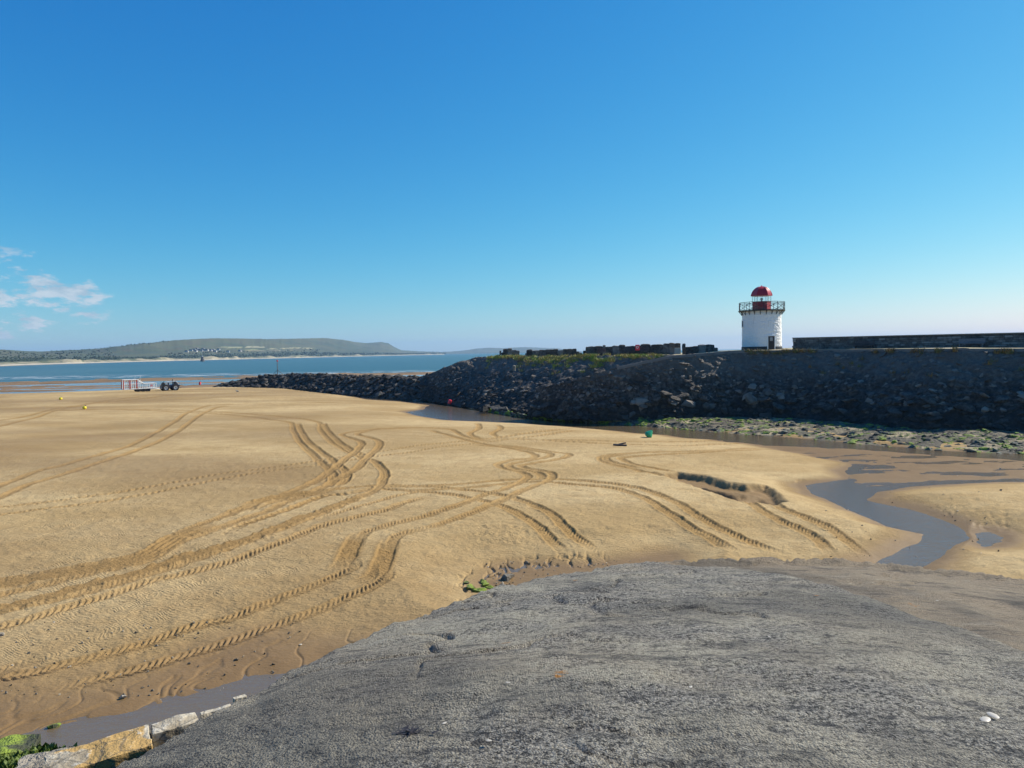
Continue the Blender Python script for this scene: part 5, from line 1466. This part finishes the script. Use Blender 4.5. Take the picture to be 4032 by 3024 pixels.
tr_ = empty('tractor', (q[0], q[1], sand_z(q[0], q[1]) - .05), -va + R(12)); tr_.scale = (1.12,) * 3; tag(tr_, 'navy amphibious tractor with four big white hubbed tyres', 'tractor')
for x in (-1.0, 1.0):
    for y in (-1.05, 1.05): wheel(tr_, x, y, .71, .62, M_HUB, -1 if y < 0 else 1)
MB().prism([(-1.6, .62), (1.5, .62), (1.95, .85), (2.05, 1.25), (1.75, 1.35), (.6, 1.40), (.1, 1.25), (-1.6, 1.15)], -.66, .66).bevel(.04).build('hull', M_NAVY, tr_)
cab = MB(); cab.prism([(.70, 1.38), (1.78, 1.33), (1.30, 2.02), (.80, 2.05)], -.6, .6); cab.bevel(.03); cab = cab.build('cab', M_NAVY, tr_)
MB().prism([(.84, 1.45), (1.22, 1.43), (1.14, 1.95), (.9, 1.96)], -.615, -.60).build('side_window', M_PANE, cab)
MB().prism([(.84, 1.45), (1.22, 1.43), (1.14, 1.95), (.9, 1.96)], .60, .615).build('side_window', M_PANE, cab)
rl = MB(); 
for y in (-.55, .55):
    rl.tube((-.5, y, 1.15), (-.5, y, 2.0), .035); rl.tube((-.5, y, 2.0), (1.3, y, 2.07), .035); rl.tube((1.3, y, 2.07), (1.8, y, 1.36), .035)
rl.tube((-.5, -.55, 2.0), (-.5, .55, 2.0), .035); rl.build('roll_bar', M_FRAME, tr_)
MB().box((-.3, 0, 1.45), (.3, .9, .75)).bevel(.05).build('seat', M_NAVY, tr_)
MB().tube((.75, .45, 1.4), (.75, .45, 2.55), .07).build('exhaust', M_IRON, tr_)
wn = MB(); wn.box((-1.3, 0, 1.42), (.7, .9, .5)); wn.tube((-1.5, -.3, 1.4), (-1.5, -.3, 2.0), .06); wn.tube((-1.1, .2, 1.5), (-1.1, .2, 2.1), .09); wn.tube((-1.35, -.45, 1.7), (-1.35, .45, 1.7), .16); wn.build('winch', M_IRON, tr_)
hl = MB(); hl.box((1.92, -.4, 1.12), (.12, .2, .14)); hl.build('headlight', M_TRIMWHITE, tr_)
hl = MB(); hl.box((1.92, .4, 1.12), (.12, .2, .14)); hl.build('headlight', M_TRIMWHITE, tr_)
MB().box((2.15, 0, .55), (.4, .9, .12)).bevel(.02).build('front_hitch', M_IRON, tr_)
# trailer: local x runs to the right, towing end on the right
q = S(555, 1542)
tl = empty('boat_trailer', (q[0], q[1], sand_z(q[0], q[1]) - .03), -va + R(12)); tl.scale = (1.15,) * 3; tag(tl, 'white tubular boat trailer with red end boards behind the tractor', 'trailer')
for x in (-.62, .38, 1.38):
    for y in (-1.0, 1.0): wheel(tl, x - .1, y, .40, .3, M_TYRE, -1 if y < 0 else 1)
ch = MB()
for y in (-.75, .75): ch.box((-.3, y, .66), (5.6, .14, .18))
for x in (-2.6, -1.2, .3, 1.8, 2.4): ch.box((x, 0, .652), (.12, 1.36, .12))
ch.tube((2.4, .7, .62), (4.6, 0, .55), .08); ch.tube((2.4, -.7, .62), (4.6, 0, .55), .08); ch.tube((4.6, 0, .55), (5.3, 0, .52), .09)
ch.build('chassis', M_FRAME, tl)
MB().tube((3.9, 0, .55), (3.9, 0, 1.25), .045).build('jack', M_IRON, tl)
for y in (-1.1, 1.1):
    fr_ = MB()
    fr_.tube((-3.4, y, 2.62), (-.75, y, 2.62), .09); fr_.tube((-.75, y, 2.62), (.45, y, 1.75), .09); fr_.tube((.45, y, 1.75), (2.9, y, 1.75), .09)
    fr_.tube((-3.4, y, .62), (2.9, y, .75), .09); fr_.tube((-3.4, y, 1.72), (.45, y, 1.72), .06)
    fr_.build('side_rail', M_FRAME, tl)
    for k in range(19):
        x = -3.35 + k * .345
        top = 2.6 if x < -.75 else (2.6 - (x + .75) * .72 if x < .45 else 1.75)
        MB().tube((x, y, .66), (x, y, top), .075 if k % 4 == 0 else .05, seg=6).build('upright', M_FRAME, tl)
    for x in (-3.45, -2.25, -.95): MB().box((x, y * 1.04, 1.6), (.20, .05, 1.9)).bevel(.01).build('end_board', M_RBOARD, tl)
MB().box((1.9, -1.14, 1.3), (.5, .03, .38)).build('sign_plate', simple('sign_plate', (.62, .22, .22), .5, var=.5, scale=5), tl)
cb = MB()
for x in (-3.4, -.75): cb.tube((x, -1.1, 2.62), (x, 1.1, 2.62), .05)
cb.build('cross_bar', M_FRAME, tl)
for x in (-.9, .1): MB().tube((x, .9, 1.7), (x, .9, 3.5), .025, seg=6).build('guide_pole', M_FRAME, tl)

# ------------------------------------------------------------------ old iron lighthouse standing far out in the estuary
q = PD(797, 1422, 1900)
fl_ = empty('iron_lighthouse', (q[0], q[1], -1.1)); tag(fl_, 'tiny dark disused lighthouse standing in the far shallows', 'lighthouse')
M_RUST = simple('rusted_iron', (.055, .048, .045), .8, var=.3, scale=.3)
MB().lathe([(5.2, 0), (4.2, 3), (3.1, 7.0), (2.6, 9.4)], 20).build('tower', M_RUST, fl_, R(40))
MB().lathe([(2.0, 9.3), (3.4, 9.5), (3.4, 10.4), (3.2, 10.4)], 20).build('gallery', M_RUST, fl_)
MB().lathe([(1.6, 9.5), (1.6, 12.0), (1.2, 13.2), (.001, 13.6)], 12).build('lantern', simple('pale_lantern', (.30, .30, .30), .6), fl_)

# ------------------------------------------------------------------ haze
HAZE = 6.5e-5
mb = MB(); mb.box((0, 0, 120), (31000, 31000, 250))
M_HAZE, t = new_mat('haze')
pv = t.node('ShaderNodeVolumePrincipled', Density=HAZE, Anisotropy=.15, Color=(.42, .68, 1.0, 1))
t.out(pv.outputs[0], 'Volume')
hz = mb.build('haze', M_HAZE); hz['kind'] = 'stuff'; hz['label'] = 'thin blue sea haze over the estuary'
